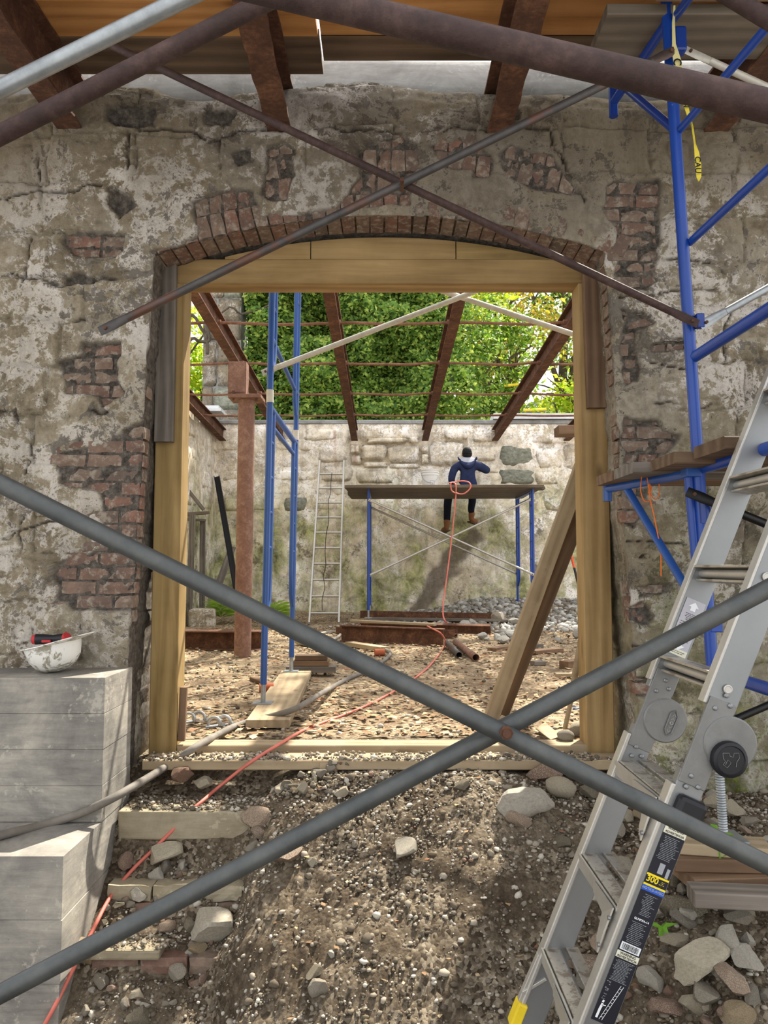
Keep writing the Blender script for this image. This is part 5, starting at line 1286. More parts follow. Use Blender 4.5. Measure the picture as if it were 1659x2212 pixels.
# stand, gutter and board in the far left corner
sd_ = thing('timber_stand', 'grey timber trestle stand in the far left corner', 'stand', at_z(420, 1340, .05))
for (x0, y0, x1, y1, Y) in ((416, 1112, 408, 1345, 12.1), (438, 1122, 437, 1318, 12.9), (392, 1112, 380, 1345, 12.1)):
    board('leg', at(x0, y0, Y), Vector((at(x1, y1, Y).x, Y, .02)), .09, .05, M_GREYW, up=(0, 1, 0), parent=sd_)
board('rail', at(385, 1122, 12.1), at(440, 1124, 12.9), .09, .04, M_GREYW, up=(0, 0, 1), parent=sd_); board('rail', at(385, 1250, 12.1), at(440, 1247, 12.9), .07, .04, M_GREYW, parent=sd_); board('top', at(380, 1112, 12.3), at(445, 1108, 12.6), .30, .05, M_GREYP, parent=sd_)
tag(board('lath', at(407, 1060, 12.35), at(440, 1108, 12.35) + Vector((0, 0, .05)), .06, .03, M_GREYW, up=(0, 1, 0)), 'short lath standing on the timber trestle', 'lath')
g_ = MB(); p0, p1 = at(469, 1030, 14.02), Vector((-2.32, 12.7, .02)); g_.prism([(-.05, 0), (-.05, .06), (-.04, .06), (-.04, .012), (.04, .012), (.04, .06), (.05, .06), (.05, 0)], p0, p1, (0, -1, .3)); tag(g_.build('gutter', M_BLACK), 'black metal channel leaning in the far left corner behind the round column', 'channel')
tag(board('plank', at(502, 1182, 13.9), at(450, 1322, 13.1), .12, .04, M_GREYW, up=(0, -1, 0)), 'grey plank leaning on the far wall beside the black channel', 'plank')
m = MB(); m.box((-2.86, 12.2, .12), (.42, .5, .30), Matrix.Rotation(.2, 3, 'Z')); tag(m.build('stone_block', M_WALL, bevel=.05), 'squared pale stone block in the far left corner', 'stone')
# orange and black rod by the far right wall
rod = thing('marking_rod', 'orange and black banded rod leaning on the far wall at the right', 'rod', at_z(1258, 1300, .3)); ra, rb_ = at(1222, 1148, 13.9), at(1262, 1318, 13.2)
for (t0_, t1_, mt) in ((0, .12, M_BLACK), (.12, .48, M_ORROD), (.48, .70, M_BLACK), (.70, .78, M_ORROD), (.78, 1, M_BLACK)):
    m = MB(); m.tube([ra.lerp(rb_, t0_), ra.lerp(rb_, t1_)], .022, 8); m.build('band', mt, rod)
# right-hand board end poking out above the wall
tpr = thing('timber_prop', 'thick timber head of a prop poking out behind the right post', 'timber', (at(1300, 930, 10.5).x, 10.5, 0)); board('head', at(1202, 932, 10.5), at(1340, 930, 10.5), .30, .12, M_BROWNW, parent=tpr); pz = at(1300, 938, 10.5); board('post', (pz.x, 10.5, gz(pz.x, 10.5)), (pz.x, 10.5, pz.z - .04), .14, .14, M_BROWNW, up=(0, 1, 0), parent=tpr)
# shackles
for i, (px, py) in enumerate(((415, 1566), (470, 1575))):
    p = hit(px, py); root = thing('shackle', ['loose steel shackle nearest the left door post', 'pair-jawed steel shackle right of the first one'][i], 'shackle', p, 'steel shackles inside the doorway')
    for k in range(2):
        m = MB(); ca = p + Vector((.05 * k - .02, .03 * k, .035)); m.tube([ca + Vector((.035 * math.cos(t), .01 * k, .032 * math.sin(t))) for t in np.linspace(-.5, math.pi + .5, 12)], .009, 8); m.build('bow', M_STEEL, root, auto=60)
        m = MB(); m.tube([ca + Vector((-.045, -.02, -.02)), ca + Vector((.05, .02, -.018))], .008, 8); m.tube([ca + Vector((.04, .016, -.018)), ca + Vector((.056, .024, -.018))], .014, 6); m.build('pin', M_STEEL, root)
# hose and cords
def cable(name, pts, r, mat, label, cat, n=8, seg=7):
    m = MB(); m.tube(smooth_path(pts, seg), r, n); return tag(m.build(name, mat, auto=70), label, cat)
def hit_s(px, py, lift):
    u = (px - IW / 2) / F_PX; v = (IH / 2 - py) / F_PX; c, s_ = math.cos(PITCH), math.sin(PITCH); dy = c - v * s_; dz = s_ + v * c
    Y = np.linspace(2.0, 14.0, 6000); X = u / dy * Y; Z = CAM_Z + dz / dy * Y; g_ = surf_z(X, Y) + lift; k = np.nonzero(Z < g_)[0]; i_ = k[0] if len(k) else -1
    return Vector((X[i_], Y[i_], Z[i_]))
hose = [at_z(-60, 1822, -.127), at_z(10, 1802, -.127), at(110, 1778, 3.272), at(180, 1754, 3.272), at(240, 1726, 3.272), at(300, 1692, 3.42), at_z(365, 1652, -.01), at_z(432, 1608, .066)] + [hit_s(px, py, .022) for px, py in ((500, 1572), (545, 1556))] + [at_z(590, 1546, .05), at_z(640, 1530, .09), at_z(690, 1500, .09)] + [hit_s(px, py, .022) for px, py in ((725, 1480), (760, 1462), (800, 1446), (835, 1422), (842, 1408), (815, 1398))]
cable('hose', hose, .0175, M_HOSED, 'thick grey hose running over the concrete block and through the doorway', 'hose', 12)
cord = [hit_s(px, py, .035) for px, py in ((84, 2236), (120, 2170), (150, 2110), (200, 2010))] + [hit_s(px, py, .02) for px, py in ((240, 1935), (285, 1880), (330, 1836), (372, 1794))] + [at_z(412, 1752, -.16), at_z(440, 1728, -.128)] + [hit_s(px, py, .012) for px, py in ((470, 1702), (520, 1662), (560, 1634), (612, 1602), (650, 1580), (700, 1560), (740, 1545), (800, 1520), (868, 1484), (900, 1462), (930, 1436), (958, 1400))] + [at_z(962, 1385, .12), at_z(952, 1368, .26), at_z(938, 1360, .26), at_z(922, 1352, .20)]
cable('electric_cable', cord, .0078, M_PINK, 'red-pink extension cord running up the slope to the scrap pile', 'cord', 8, 6)
yc = 11.86
cord2 = [hit(1012, 1362) + Vector((0, 0, .02)), hit(985, 1356) + Vector((0, 0, .03)), at(962, 1342, 10.8), at(957, 1310, 11.3), at(966, 1240, 11.6), at(976, 1160, 11.8), at(984, 1080, yc), at(985, 1050, yc), at(980, 1043, yc + .05), at(974, 1044, yc), at(976, 1060, yc - .01), at(988, 1066, yc - .02), at(1003, 1066, yc - .01), at(1016, 1054, yc), at(1014, 1043, yc + .03), at(1000, 1039, yc + .10), at(986, 1041, yc + .14), at(970, 1043, yc + .10)]
cable('electric_cable', cord2, .011, M_PINK, 'pink cord hanging in a loop from the worker platform', 'cord', 8, 6)
cable('hose', [hit(px, py) + Vector((0, 0, .02)) for px, py in ((690, 1372), (720, 1368), (735, 1374), (715, 1388), (690, 1396))], .02, M_HOSE, 'short curl of pale hose near the foot of the far ladder', 'hose')
# hard hat with a cordless tool lying in it
hat = thing('hard_hat', 'upturned white hard hat splashed with mortar on the concrete block', 'hard hat', at_z(110, 1448, .455))
hc = Vector((at(108, 1440, 3.44).x, 3.47, .452)); RH = Matrix.Rotation(math.radians(-12), 3, 'Y')
prof = [(.0, -.105), (.05, -.099), (.085, -.078), (.108, -.045), (.118, -.005), (.121, .018)]
m = MB(); m.lathe(prof, hc + Vector((0, 0, .108)), RH, 36); o = m.build('shell', M_HAT, hat, auto=60); s = o.modifiers.new('t', 'SOLIDIFY'); s.thickness = .003
m = MB(); n = 36; vs = []; fs = []
for k in range(n):
    t = 2 * math.pi * k / n; br = .012 + (.055 * max(0, math.cos(t)) ** 1.6)
    for (r_, z_) in ((.119, .018), (.121 + br, .022 + .012 * max(0, math.cos(t)))): vs.append(hc + Vector((0, 0, .108)) + RH @ Vector((r_ * math.cos(t), r_ * math.sin(t), z_)))
for k in range(n): k2 = (k + 1) % n; fs.append((2 * k, 2 * k + 1, 2 * k2 + 1, 2 * k2))
o = mesh_obj('brim', vs, fs, M_HAT, hat); s = o.modifiers.new('t', 'SOLIDIFY'); s.thickness = .004
m = MB(); 
for t in (-.6, .6):
    m.tube([hc + Vector((0, 0, .108)) + RH @ Vector((q * .118 * math.cos(t), q * .118 * math.sin(t), .006)) for q in (-.95, 0, .95)], .006, 6)
m.build('headband', M_BLACK, hat)
tool = thing('grinder', 'black and red cordless grinder lying in the hard hat', 'power tool', hc + Vector((0, 0, .08)))
t0 = hc + Vector((-.075, -.01, .147)); t1 = hc + Vector((.045, .0, .150))
m = MB(); m.tube([t0, t0.lerp(t1, .3), t0.lerp(t1, .6), t1], [.024, .022, .018, .022], 14); m.build('body', M_BLACK, tool, auto=60, bevel=0)
m = MB(); d = (t1 - t0).normalized(); m.tube([t0 - d * .014, t0 + d * .002], [.020, .024], 14); m.build('end_cap', M_RED, tool, auto=40)
m = MB(); m.tube([t1 + Vector((.0, 0, -.005)), t1 + Vector((.02, -.01, .012))], .02, 14); m.build('head', M_RED, tool, auto=40); m = MB(); m.box(t0.lerp(t1, .45) + Vector((0, -.022, -.008)), (.04, .012, .012)); m.build('switch', M_RED, tool, bevel=.003)
m = MB(); m.tube([t1 + Vector((.02, -.01, -.01)), t1 + Vector((.065, -.012, -.002))], .009, 8); m.build('handle', M_BLACK, tool, auto=60)
# bucket on the platform
bk = thing('bucket', 'white plastic pail with printed panel standing on the worker platform', 'bucket', (.785, 13.05, ZS + .055))
bc = Vector((.785, 13.05, ZS + .055)); m = MB()
m.lathe([(0, 0), (.128, 0), (.13, .004), (.142, .27), (.152, .272), (.152, .285), (.145, .288), (.146, .315), (.154, .317), (.154, .330), (.147, .333), (.148, .352), (.156, .354), (.156, .368), (.146, .368), (.142, .30), (.12, .02), (0, .015)], bc, None, 32); m.build('pail', M_BUCKET, bk, auto=40)
m = MB(); m.tube([bc + Vector((.152 * math.cos(t), -.152 * math.sin(t) * .55 - .06 * math.sin(t), .31 - .17 * math.sin(t))) for t in np.linspace(0, math.pi, 14)], .004, 6); m.build('bail', M_STEEL, bk)
m = MB(); m.box(bc + Vector((.03, -.1365, .12)), (.07, .003, .11)); m.build('printed_panel', M_GREYT, bk)
m = MB(); m.box(bc + Vector((.03, -.1382, .12)), (.056, .002, .095)); m.build('panel_ground', M_BUCKET, bk)
m = MB(); cpt = bc + Vector((.03, -.1398, .105)); m.tube([cpt + Vector((.018 * math.cos(t), 0, .018 * math.sin(t))) for t in np.linspace(0, 2 * math.pi, 17)], .002, 5); m.tube([cpt + Vector((-.012, 0, -.012)), cpt + Vector((.012, 0, .012))], .002, 5); m.build('printed_mark', M_DKTX, bk)
# broken pieces of terracotta
for i, (px, py) in enumerate(((692, 1408), (820, 1416), (575, 1496))):
    p = hit(px, py); m = MB(); m.tube([p + Vector((-.05, 0, .03)), p + Vector((.05, .02, .03))], .035, 12); tag(m.build('terracotta_pipe', M_TERRA, auto=50), ['broken terracotta pipe piece behind the tall frame', 'terracotta pipe piece at the end of the hose', 'small terracotta shard by the wide dusty plank'][i], 'pipe piece', 'terracotta pieces in the yard')
p = hit(1250, 1532); tag(board('plastic_strip', (p.x - .04, p.y, p.z + .006), (p.x + .05, p.y + .01, p.z + .006), .015, .005, M_CHIP), 'small bright blue plastic strip by the hoe', 'strip')
# small plants
def sprout(name, base, hgt, n, label, spread=.5, lw=.02, mat=M_GREENL):
    root = thing(name, label, 'plant', base); m = MB(); pid = []
    for k in range(n):
        a = 2.4 * k; d = Vector((math.cos(a), math.sin(a), 0)); zz = hgt * (.3 + .7 * k / n); b0 = base + Vector((0, 0, zz)); t = b0 + d * hgt * spread + Vector((0, 0, hgt * .15)); sd2 = d.cross(Vector((0, 0, 1))) * lw; md = (b0 + t) / 2 + Vector((0, 0, hgt * .08))
        m.add([b0, md + sd2, t, md - sd2], [(0, 1, 2, 3)])
    o = m.build('leaves', mat, root); m = MB(); m.tube([base - Vector((0, 0, .02)), base + Vector((0, 0, hgt))], .003, 5); m.build('stem', mat, root)
sprout('seedling', at_z(1556, 1882, -.14), .14, 7, 'green seedling before the packing of the screw jack', .35, .012)
for (px, py, lab) in ((478, 1338, 'weeds growing at the foot of the far wall behind the round column'), (594, 1342, 'weeds growing at the foot of the far wall behind the tall frame')):
    b = at_z(px, py, .08); b = Vector((b.x, min(b.y, 13.9), gz(b.x, min(b.y, 13.9)))); sprout('weed', b, .35, 46, lab, .9, .03, M_IVY)
# fallen maple leaf
lf = hit(1432, 2052); c = lf + Vector((0, 0, .07)); vs = [c]; R6 = [.055, .02, .05, .018, .05, .02, .055, .018, .045, .015, .03, .015]
for k, r_ in enumerate(R6): t = 2 * math.pi * k / 12; vs.append(c + Vector((r_ * math.cos(t), r_ * math.sin(t) * .8, .012 * math.cos(2 * t) + .01 * math.sin(t))))
o = mesh_obj('maple_leaf', vs, [(0, 1 + k, 1 + (k + 1) % 12) for k in range(12)], M_GREENL); tag(o, 'fresh green maple leaf lying on the rubble right of the ladder', 'leaf'); o.modifiers.new('t', 'SOLIDIFY').thickness = .0008
# loose sticks on the left
tag(board('stake', at(183, 2035, 2.98), at_z(200, 2140, -.86), .045, .03, M_DUSTW, up=(0, -1, 0)), 'pale split stake leaning beside the concrete block', 'stake')
tag(board('tile_shard', at_z(212, 2135, -.84), at_z(255, 2110, -.78), .06, .02, M_BRICKF), 'flat red shard lying by the pale stake', 'shard')
# ================================================================= rubble
import bmesh
def rock_mesh(name, seed, mat, cuts=11, sub=2, rounded=False):
    R = random.Random(seed); bm = bmesh.new(); bmesh.ops.create_icosphere(bm, subdivisions=sub, radius=1)
    for _ in range(0 if rounded else cuts):
        n = Vector((R.gauss(0, 1), R.gauss(0, 1), R.gauss(0, 1))).normalized(); d = R.uniform(.42, .78)
        for v in bm.verts:
            e = v.co.dot(n) - d
            if e > 0: v.co -= n * e
    for v in bm.verts: v.co += v.co.normalized() * mnoise.noise(v.co * 2.3 + Vector((seed, 0, 0))) * (.06 if not rounded else .10) + v.co.normalized() * mnoise.noise(v.co * 7 + Vector((seed, 3, 0))) * .02
    me = bpy.data.meshes.new(name); bm.to_mesh(me); bm.free(); me.materials.append(mat)
    me.polygons.foreach_set('use_smooth', [True] * len(me.polygons)); me.set_sharp_from_angle(angle=math.radians(180 if rounded else 24)); me.update(); return me
RK = [rock_mesh('rock', k, M_ROCK, 12, 3) for k in range(10)]; RKG = [rock_mesh('rock', 40 + k, M_ROCKG) for k in range(6)]; RKF = [rock_mesh('brick_fragment', 70 + k, M_BRICKF, 6, 2) for k in range(4)]
RKP = rock_mesh('rock', 91, M_PALE, 10, 3); RKR = rock_mesh('rock', 92, M_ROCK, 0, 3, True)
def put_rock(me, p, size, label, cat='stone', group=None, name='rock', rz=None, flatness=None, sink=.3, tilt=.35, sy=None):
    o = bpy.data.objects.new(name, me); col.objects.link(o); R = random
    fl = flatness or R.uniform(.5, .85); o.scale = (size * R.uniform(.85, 1.15), size * (sy or R.uniform(.65, 1.0)), size * fl)
    o.rotation_euler = (R.uniform(-tilt, tilt), R.uniform(-tilt, tilt), R.uniform(0, 6.28) if rz is None else rz); o.location = p + Vector((0, 0, size * fl * (1 - sink)))
    tag(o, label, cat, group); return o
BIG = [((1212, 1702), 34, RKR, 'smooth rounded brown boulder on the slope below the right post'), ((1140, 1745), 62, RK[1], 'broad grey stone left of the rounded boulder'), ((1270, 1712), 26, RK[2], 'grey stone tucked right of the rounded boulder'), ((1505, 2080), 74, RKP, 'large pale squared stone on the rubble at the lower right'),
       ((1480, 1965), 54, RK[3], 'grey angular block under the timber packing'), ((1476, 1990), 30, RK[8], 'small tan block before the grey angular block'), ((1530, 2150), 42, RK[5], 'long pale stone standing on edge at the lower right'), ((1288, 2085), 46, RKF[1], 'large reddish stone seen between the ladder rails'), ((1120, 1772), 34, RKF[2], 'flat brick slab on the slope left of the ladder'),
       ((1500, 2175), 36, RK[6], 'knobbly grey stone at the bottom right'), ((1440, 2180), 34, RKF[0], 'brown broken stone at the bottom beside the ladder label'), ((1580, 2190), 30, RK[0], 'tan stone in the bottom right corner'), ((1000, 1695), 24, RK[7], 'pale bone-shaped stone on the slope left of centre rubble'), ((1460, 1905), 22, RK[9], 'rounded stone beside the screw jack packing'), ((1590, 1985), 36, RK[4], 'upright stone in the hollow at the right edge'), ((1330, 1800), 30, RK[2], 'grey stone under the second ladder tread'),
       ((352, 1845), 40, RKP, 'pale flat slab leaning under the red cord'), ((452, 2010), 54, RKP, 'large tan tilted block on the left of the slope'), ((556, 1768), 40, RKF[3], 'pinkish block at the end of the top step'), ((612, 1848), 42, RKF[0], 'broken brick block half buried left of the near pipe'), ((690, 2140), 26, RK[1], 'grey stone among pebbles at the bottom centre'), ((676, 2108), 22, RK[4], 'tan stone above the grey one at the bottom centre'), ((872, 1838), 32, RKP, 'pale flat stone in the sunny streak at the centre of the slope'), ((655, 1705), 20, RK[3], 'small upright stone above the near pipe'),
       ((295, 2150), 22, RK[6], 'grey stone by the pale stake'), ((385, 2110), 26, RK[2], 'light stone on the left slope'), ((300, 2200), 34, RK[0], 'brown stone at the bottom left'), ((440, 1690), 26, RK[7], 'stone below the threshold at the left'), ((395, 1672), 32, RK[5], 'pale stone nearest the concrete block below the threshold'), ((560, 1800), 26, RKF[2], 'red brick chunk below the end of the top step'), ((740, 1710), 22, RK[9], 'dusty stone on the slope right of the red cord'), ((1250, 1580), 22, RKR, 'rounded tan stone at the inner foot of the right post'), ((1222, 1592), 18, RKR, 'small rounded stone beside the hoe')]
for (px, py), s, me, lab in BIG:
    p = hit_s(px, py + s * .35, 0.0); put_rock(me, p, s / ppm(p), lab, 'stone', None, rz=random.uniform(-.4, .4))
RZ = random.Random(77)
def scatter(n, zone, smin, smax, libs, label, group, sink=.3, zone_named=False):
    k = 0; t = 0
    while k < n and t < n * 20:
        t += 1; px = RZ.uniform(min(q[0] for q in zone), max(q[0] for q in zone)); py = RZ.uniform(min(q[1] for q in zone), max(q[1] for q in zone))
        if poly_sd(np.array([px]), np.array([py]), zone)[0] > 0: continue
        p = hit_s(px, py, 0.0); s = smin + (smax - smin) * RZ.random() ** 2.2
        if p.x < XS + .03 and p.y < 3.7: continue
        if surf_z(p.x, p.y + .02) - surf_z(p.x, p.y - .02) > .06: continue
        me = RZ.choice(libs)
        if zone_named:
            q = min(BIG, key=lambda b: (b[0][0] - px) ** 2 + (b[0][1] - py) ** 2); dx, dy = px - q[0][0], py - q[0][1]
            rel = ('right of' if dx > 0 else 'left of') if abs(dx) > abs(dy) else ('below' if dy > 0 else 'above')
            lab = ('small' if s < smin + .3 * (smax - smin) else 'larger') + ' loose stone ' + rel + ' the ' + ' '.join(q[3].split()[:9])
        else: lab = label
        put_rock(me, p, s / ppm(p), lab, 'stone', group, sink=sink); k += 1
scatter(150, [(1130, 1690), (1300, 1665), (1345, 1700), (1659, 1740), (1659, 2212), (1330, 2212), (1150, 2212), (1230, 1900)], 10, 42, RK + RKF[:2], 'loose rubble stone scattered around the folding ladder', 'loose stones below the doorway', zone_named=True)
scatter(70, [(250, 1790), (420, 1790), (560, 1820), (480, 1980), (420, 2212), (170, 2212), (220, 2000)], 9, 26, RK + RKF, 'loose rubble stone on the broken steps at the left', 'loose stones below the doorway', zone_named=True)
scatter(30, [(330, 1650), (760, 1650), (640, 1720), (330, 1712)], 7, 18, RK, 'small stone on the ground before the threshold', 'loose stones below the doorway', zone_named=True)
scatter(30, [(560, 1760), (1150, 1680), (1200, 1850), (1120, 2212), (480, 2212)], 6, 15, RK, 'small stone on the open dirt slope', 'loose stones below the doorway', zone_named=True)
scatter(48, [(990, 1350), (1260, 1335), (1270, 1400), (1130, 1398), (1000, 1380)], 6, 22, RKG, 'grey rubble lump in the heap below the far wall', 'grey rubble heap below the far wall', .25)
scatter(14, [(640, 1350), (790, 1346), (760, 1366), (650, 1380)], 5, 12, RKG, 'grey rubble lump at the foot of the far ladder', 'grey rubble by the far ladder')
# gravel: too fine to count
def pebbles(name, n, zone_fn, rmin, rmax, mat, label, seed, pw=2.5, flat_=.65):
    R = np.random.default_rng(seed); t = (1 + 5 ** .5) / 2
    iv = np.array([(-1, t, 0), (1, t, 0), (-1, -t, 0), (1, -t, 0), (0, -1, t), (0, 1, t), (0, -1, -t), (0, 1, -t), (t, 0, -1), (t, 0, 1), (-t, 0, -1), (-t, 0, 1)]) / 1.9
    it = np.array([(0, 11, 5), (0, 5, 1), (0, 1, 7), (0, 7, 10), (0, 10, 11), (1, 5, 9), (5, 11, 4), (11, 10, 2), (10, 7, 6), (7, 1, 8), (3, 9, 4), (3, 4, 2), (3, 2, 6), (3, 6, 8), (3, 8, 9), (4, 9, 5), (2, 4, 11), (6, 2, 10), (8, 6, 7), (9, 8, 1)])
    x, y = zone_fn(R, n); n = len(x); z = surf_z(x, y); r = rmin + (rmax - rmin) * R.random(n) ** pw
    S = np.stack([r * R.uniform(.7, 1.3, n), r * R.uniform(.6, 1.1, n), r * R.uniform(.45, .9, n) * flat_ / .65], -1)
    V = iv[None] * (1 + R.uniform(-.25, .25, (n, 12, 1))) * S[:, None, :]
    a = R.uniform(0, 6.28, n); b = R.uniform(-.5, .5, n); ca, sa, cb, sb = np.cos(a)[:, None], np.sin(a)[:, None], np.cos(b)[:, None], np.sin(b)[:, None]
    X0, Y0, Z0 = V[..., 0], V[..., 1], V[..., 2]; Y1 = Y0 * cb - Z0 * sb; Z1 = Y0 * sb + Z0 * cb; X1 = X0 * ca - Y1 * sa; Y2 = X0 * sa + Y1 * ca
    P = np.stack([X1 + x[:, None], Y2 + y[:, None], Z1 + (z + r * .25)[:, None]], -1).reshape(-1, 3); Fc = (it[None] + 12 * np.arange(n)[:, None, None]).reshape(-1, 3)
    return big_mesh(name, P, Fc, mat, np.repeat(np.arange(n) + .5, 12), label)
def big_mesh(name, P, Fc, mat, pid, label, parent=None, kind='stuff', cat=None):
    me = bpy.data.meshes.new(name); me.vertices.add(len(P)); me.vertices.foreach_set('co', P.astype(np.float32).ravel())
    k = Fc.shape[1]; me.loops.add(Fc.size); me.loops.foreach_set('vertex_index', Fc.astype(np.int32).ravel()); me.polygons.add(len(Fc))
    me.polygons.foreach_set('loop_start', np.arange(0, Fc.size, k, dtype=np.int32)); me.update(calc_edges=True); me.validate()
    at_ = me.attributes.new('pid', 'FLOAT', 'POINT'); at_.data.foreach_set('value', pid.astype(np.float32)); me.materials.append(mat)
    o = bpy.data.objects.new(name, me); col.objects.link(o)
    if parent is not None: parent_to(o, parent)
    if label: tag(o, label, cat, None, kind)
    elif kind: o['kind'] = kind
    return o
def zone_near(R, n):
    x = R.uniform(-1.15, 1.9, n); y = R.uniform(2.2, 3.72, n); d = fbm(x, y, 3, 3, 1.7); k = (R.random(n) < .35 + .65 * sstep(-.3, .35, d)) & ~((x < XS + .01) & (y < 3.7)); return x[k], y[k]
pebbles('gravel', 30000, zone_near, .0028, .011, M_PEB, 'loose gravel and chips covering the slope', 3, 3.2)
pebbles('gravel', 1700, lambda R, n: (R.uniform(-1.12, 1.0, n), R.uniform(3.47, 3.86, n)), .004, .014, M_PEB, 'gravel drifted over the top step and threshold', 16, 2.2)
pebbles('gravel', 900, lambda R, n: (R.uniform(-1.1, 1.9, n), R.uniform(2.2, 3.72, n)), .010, .022, M_PEB, 'coarser loose chips strewn over the slope', 6, 2.5)
def zone_back(R, n):
    x = R.uniform(-2.6, 3.2, n); y = 4.3 + 9.6 * R.random(n) ** 1.3; return x, y
pebbles('gravel', 7000, zone_back, .006, .022, M_PEB, 'grit and small stones on the yard floor', 4, 3)
def zone_heap(R, n):
    x = R.uniform(-.2, 4.2, n); y = R.uniform(11.2, 14.1, n); k = R.random(n) < sstep(11.0, 12.6, y + .5 * (x - 1)); return x[k], y[k]
pebbles('rubble_chips', 4500, zone_heap, .015, .07, M_PEBG, 'grey broken stone heaped below the far wall', 5, 2.2)
# leaf litter
def litter(name, n, zone, s0, s1, label, seed, mat=M_LITTER):
    R = np.random.default_rng(seed); x, y = zone(R, n); n = len(x); z = ground_z(x, y) + R.uniform(.002, .014, n); a = R.uniform(0, 6.28, n); L = R.uniform(s0, s1, n); Wd = L * R.uniform(.3, .7, n); t = R.uniform(-.4, .4, (n, 4)) * L[:, None]
    ca, sa = np.cos(a), np.sin(a); pts = []
    for i, (u, v) in enumerate(((-1, 0), (0, -1), (1, 0), (0, 1))): pts.append(np.stack([x + u * L * ca - v * Wd * sa, y + u * L * sa + v * Wd * ca, z + np.abs(t[:, i])], -1))
    P = np.stack(pts, 1).reshape(-1, 3); Fc = (np.array([[0, 1, 2], [0, 2, 3]])[None] + 4 * np.arange(n)[:, None, None]).reshape(-1, 3)
    return big_mesh(name, P, Fc, mat, np.repeat(np.arange(n) + .5, 4), label)
def zone_lit(R, n):
    x = R.uniform(-2.8, 3.4, n); y = 4.25 + 9 * R.random(n) ** 1.2; k = R.random(n) < .3 + .7 * sstep(-.3, .3, fbm(x, y, .9, 3, 5.5)); return x[k], y[k]
litter('leaf_litter', 17000, zone_lit, .012, .04, 'dry leaves, twigs and straw strewn over the yard floor', 8)
litter('leaf_litter', 250, lambda R, n: (R.uniform(-1.0, 1.2, n), R.uniform(2.5, 3.9, n)), .006, .018, 'bits of straw and dry leaf on the slope', 9)
# ================================================================= greenery beyond the yard
def leaves(name, C, N, size, mat, label, parent=None, seed=1, kind=None):
    """C: (n,3) positions, N: (n,3) facing, size (n,)"""
    R = np.random.default_rng(seed); n = len(C); t = R.normal(size=(n, 3)); N = N / np.linalg.norm(N, axis=1, keepdims=True)
    t -= N * (t * N).sum(1, keepdims=True); t /= np.linalg.norm(t, axis=1, keepdims=True); b = np.cross(N, t); s = size[:, None]
    P = np.stack([C - t * s, C - b * s * .55 + N * s * .18, C + t * s, C + b * s * .55 + N * s * .18], 1).reshape(-1, 3)
    Fc = (np.array([[0, 1, 2], [0, 2, 3]])[None] + 4 * np.arange(n)[:, None, None]).reshape(-1, 3)
    return big_mesh(name, P, Fc, mat, np.repeat(np.arange(n) + seed * .37, 4), label, parent, kind)
# ivy mass over the wall behind
R = np.random.default_rng(31)
def ivy_y(x, z): return 16.3 + .55 * fbm(x, z, .8, 3, 2.) + .25 * fbm(x, z, 2.6, 2, 6.)
ivy = thing('ivy_mass', 'dense dark green ivy covering the high wall behind the yard', 'ivy', (-.4, 16.6, 2.2))
n = 52000; x = R.uniform(-2.98, 2.9, n); z = R.uniform(2.3, 9.6, n); keep = (x < 1.2 + 1.5 * R.random(n)); x, z = x[keep], z[keep]; n = len(x)
y = ivy_y(x, z) + .18 * fbm(x, z, 5.5, 2, 3.) + R.uniform(-.16, .10, n) - .2 * (R.random(n) ** 4)
leaves('foliage', np.stack([x, y, z], -1), np.stack([R.normal(0, .6, n), -1 + R.normal(0, .4, n), .55 + R.normal(0, .5, n)], -1), R.uniform(.034, .068, n), M_IVY, None, ivy, 1, 'stuff')
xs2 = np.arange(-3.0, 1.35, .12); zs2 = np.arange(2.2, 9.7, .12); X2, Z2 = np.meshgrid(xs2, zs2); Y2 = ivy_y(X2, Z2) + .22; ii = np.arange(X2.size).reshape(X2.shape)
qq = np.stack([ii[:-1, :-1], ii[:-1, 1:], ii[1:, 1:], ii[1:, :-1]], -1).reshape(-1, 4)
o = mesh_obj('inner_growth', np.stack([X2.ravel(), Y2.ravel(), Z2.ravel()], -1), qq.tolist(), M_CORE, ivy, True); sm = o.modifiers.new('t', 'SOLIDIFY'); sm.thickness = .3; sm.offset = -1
# stone pier
pier = thing('stone_pier', 'tall squared stone pier standing behind the far left corner of the yard', 'pier', (-3.5, 16.4, 2.2))
m = MB(); m.span((-3.86, 16.12, 2.2), (-3.06, 16.9, 9.0)); m.build('core', M_CAP, pier)
z = 2.4; PS = [stone_mesh('stone', 1, 1, .12, M_SLATE, .2, .03) for _ in range(4)] ; PS2 = [stone_mesh('stone', 1, 1, .12, M_WALL, .2, .03) for _ in range(4)]
row = 0
while z < 8.8:
    h = random.choice((.34, .42, .5)); sp = random.uniform(.3, .55); 
    for (a, b) in ((-3.87, -3.87 + .8 * sp), (-3.87 + .8 * sp, -3.05)):
        scaled_stone(random.choice(PS + PS2 + PS2), b - a - .02, h - .02, ((a + b) / 2, 16.08, z + h / 2), pier)
    z += h
m = MB(); m.span((-4.1, 15.2, 2.0), (-3.0, 16.1, 3.4)); tag(m.build('stone_buttress', M_BACK, bevel=.1), 'low mossy stone buttress before the tall pier', 'buttress')
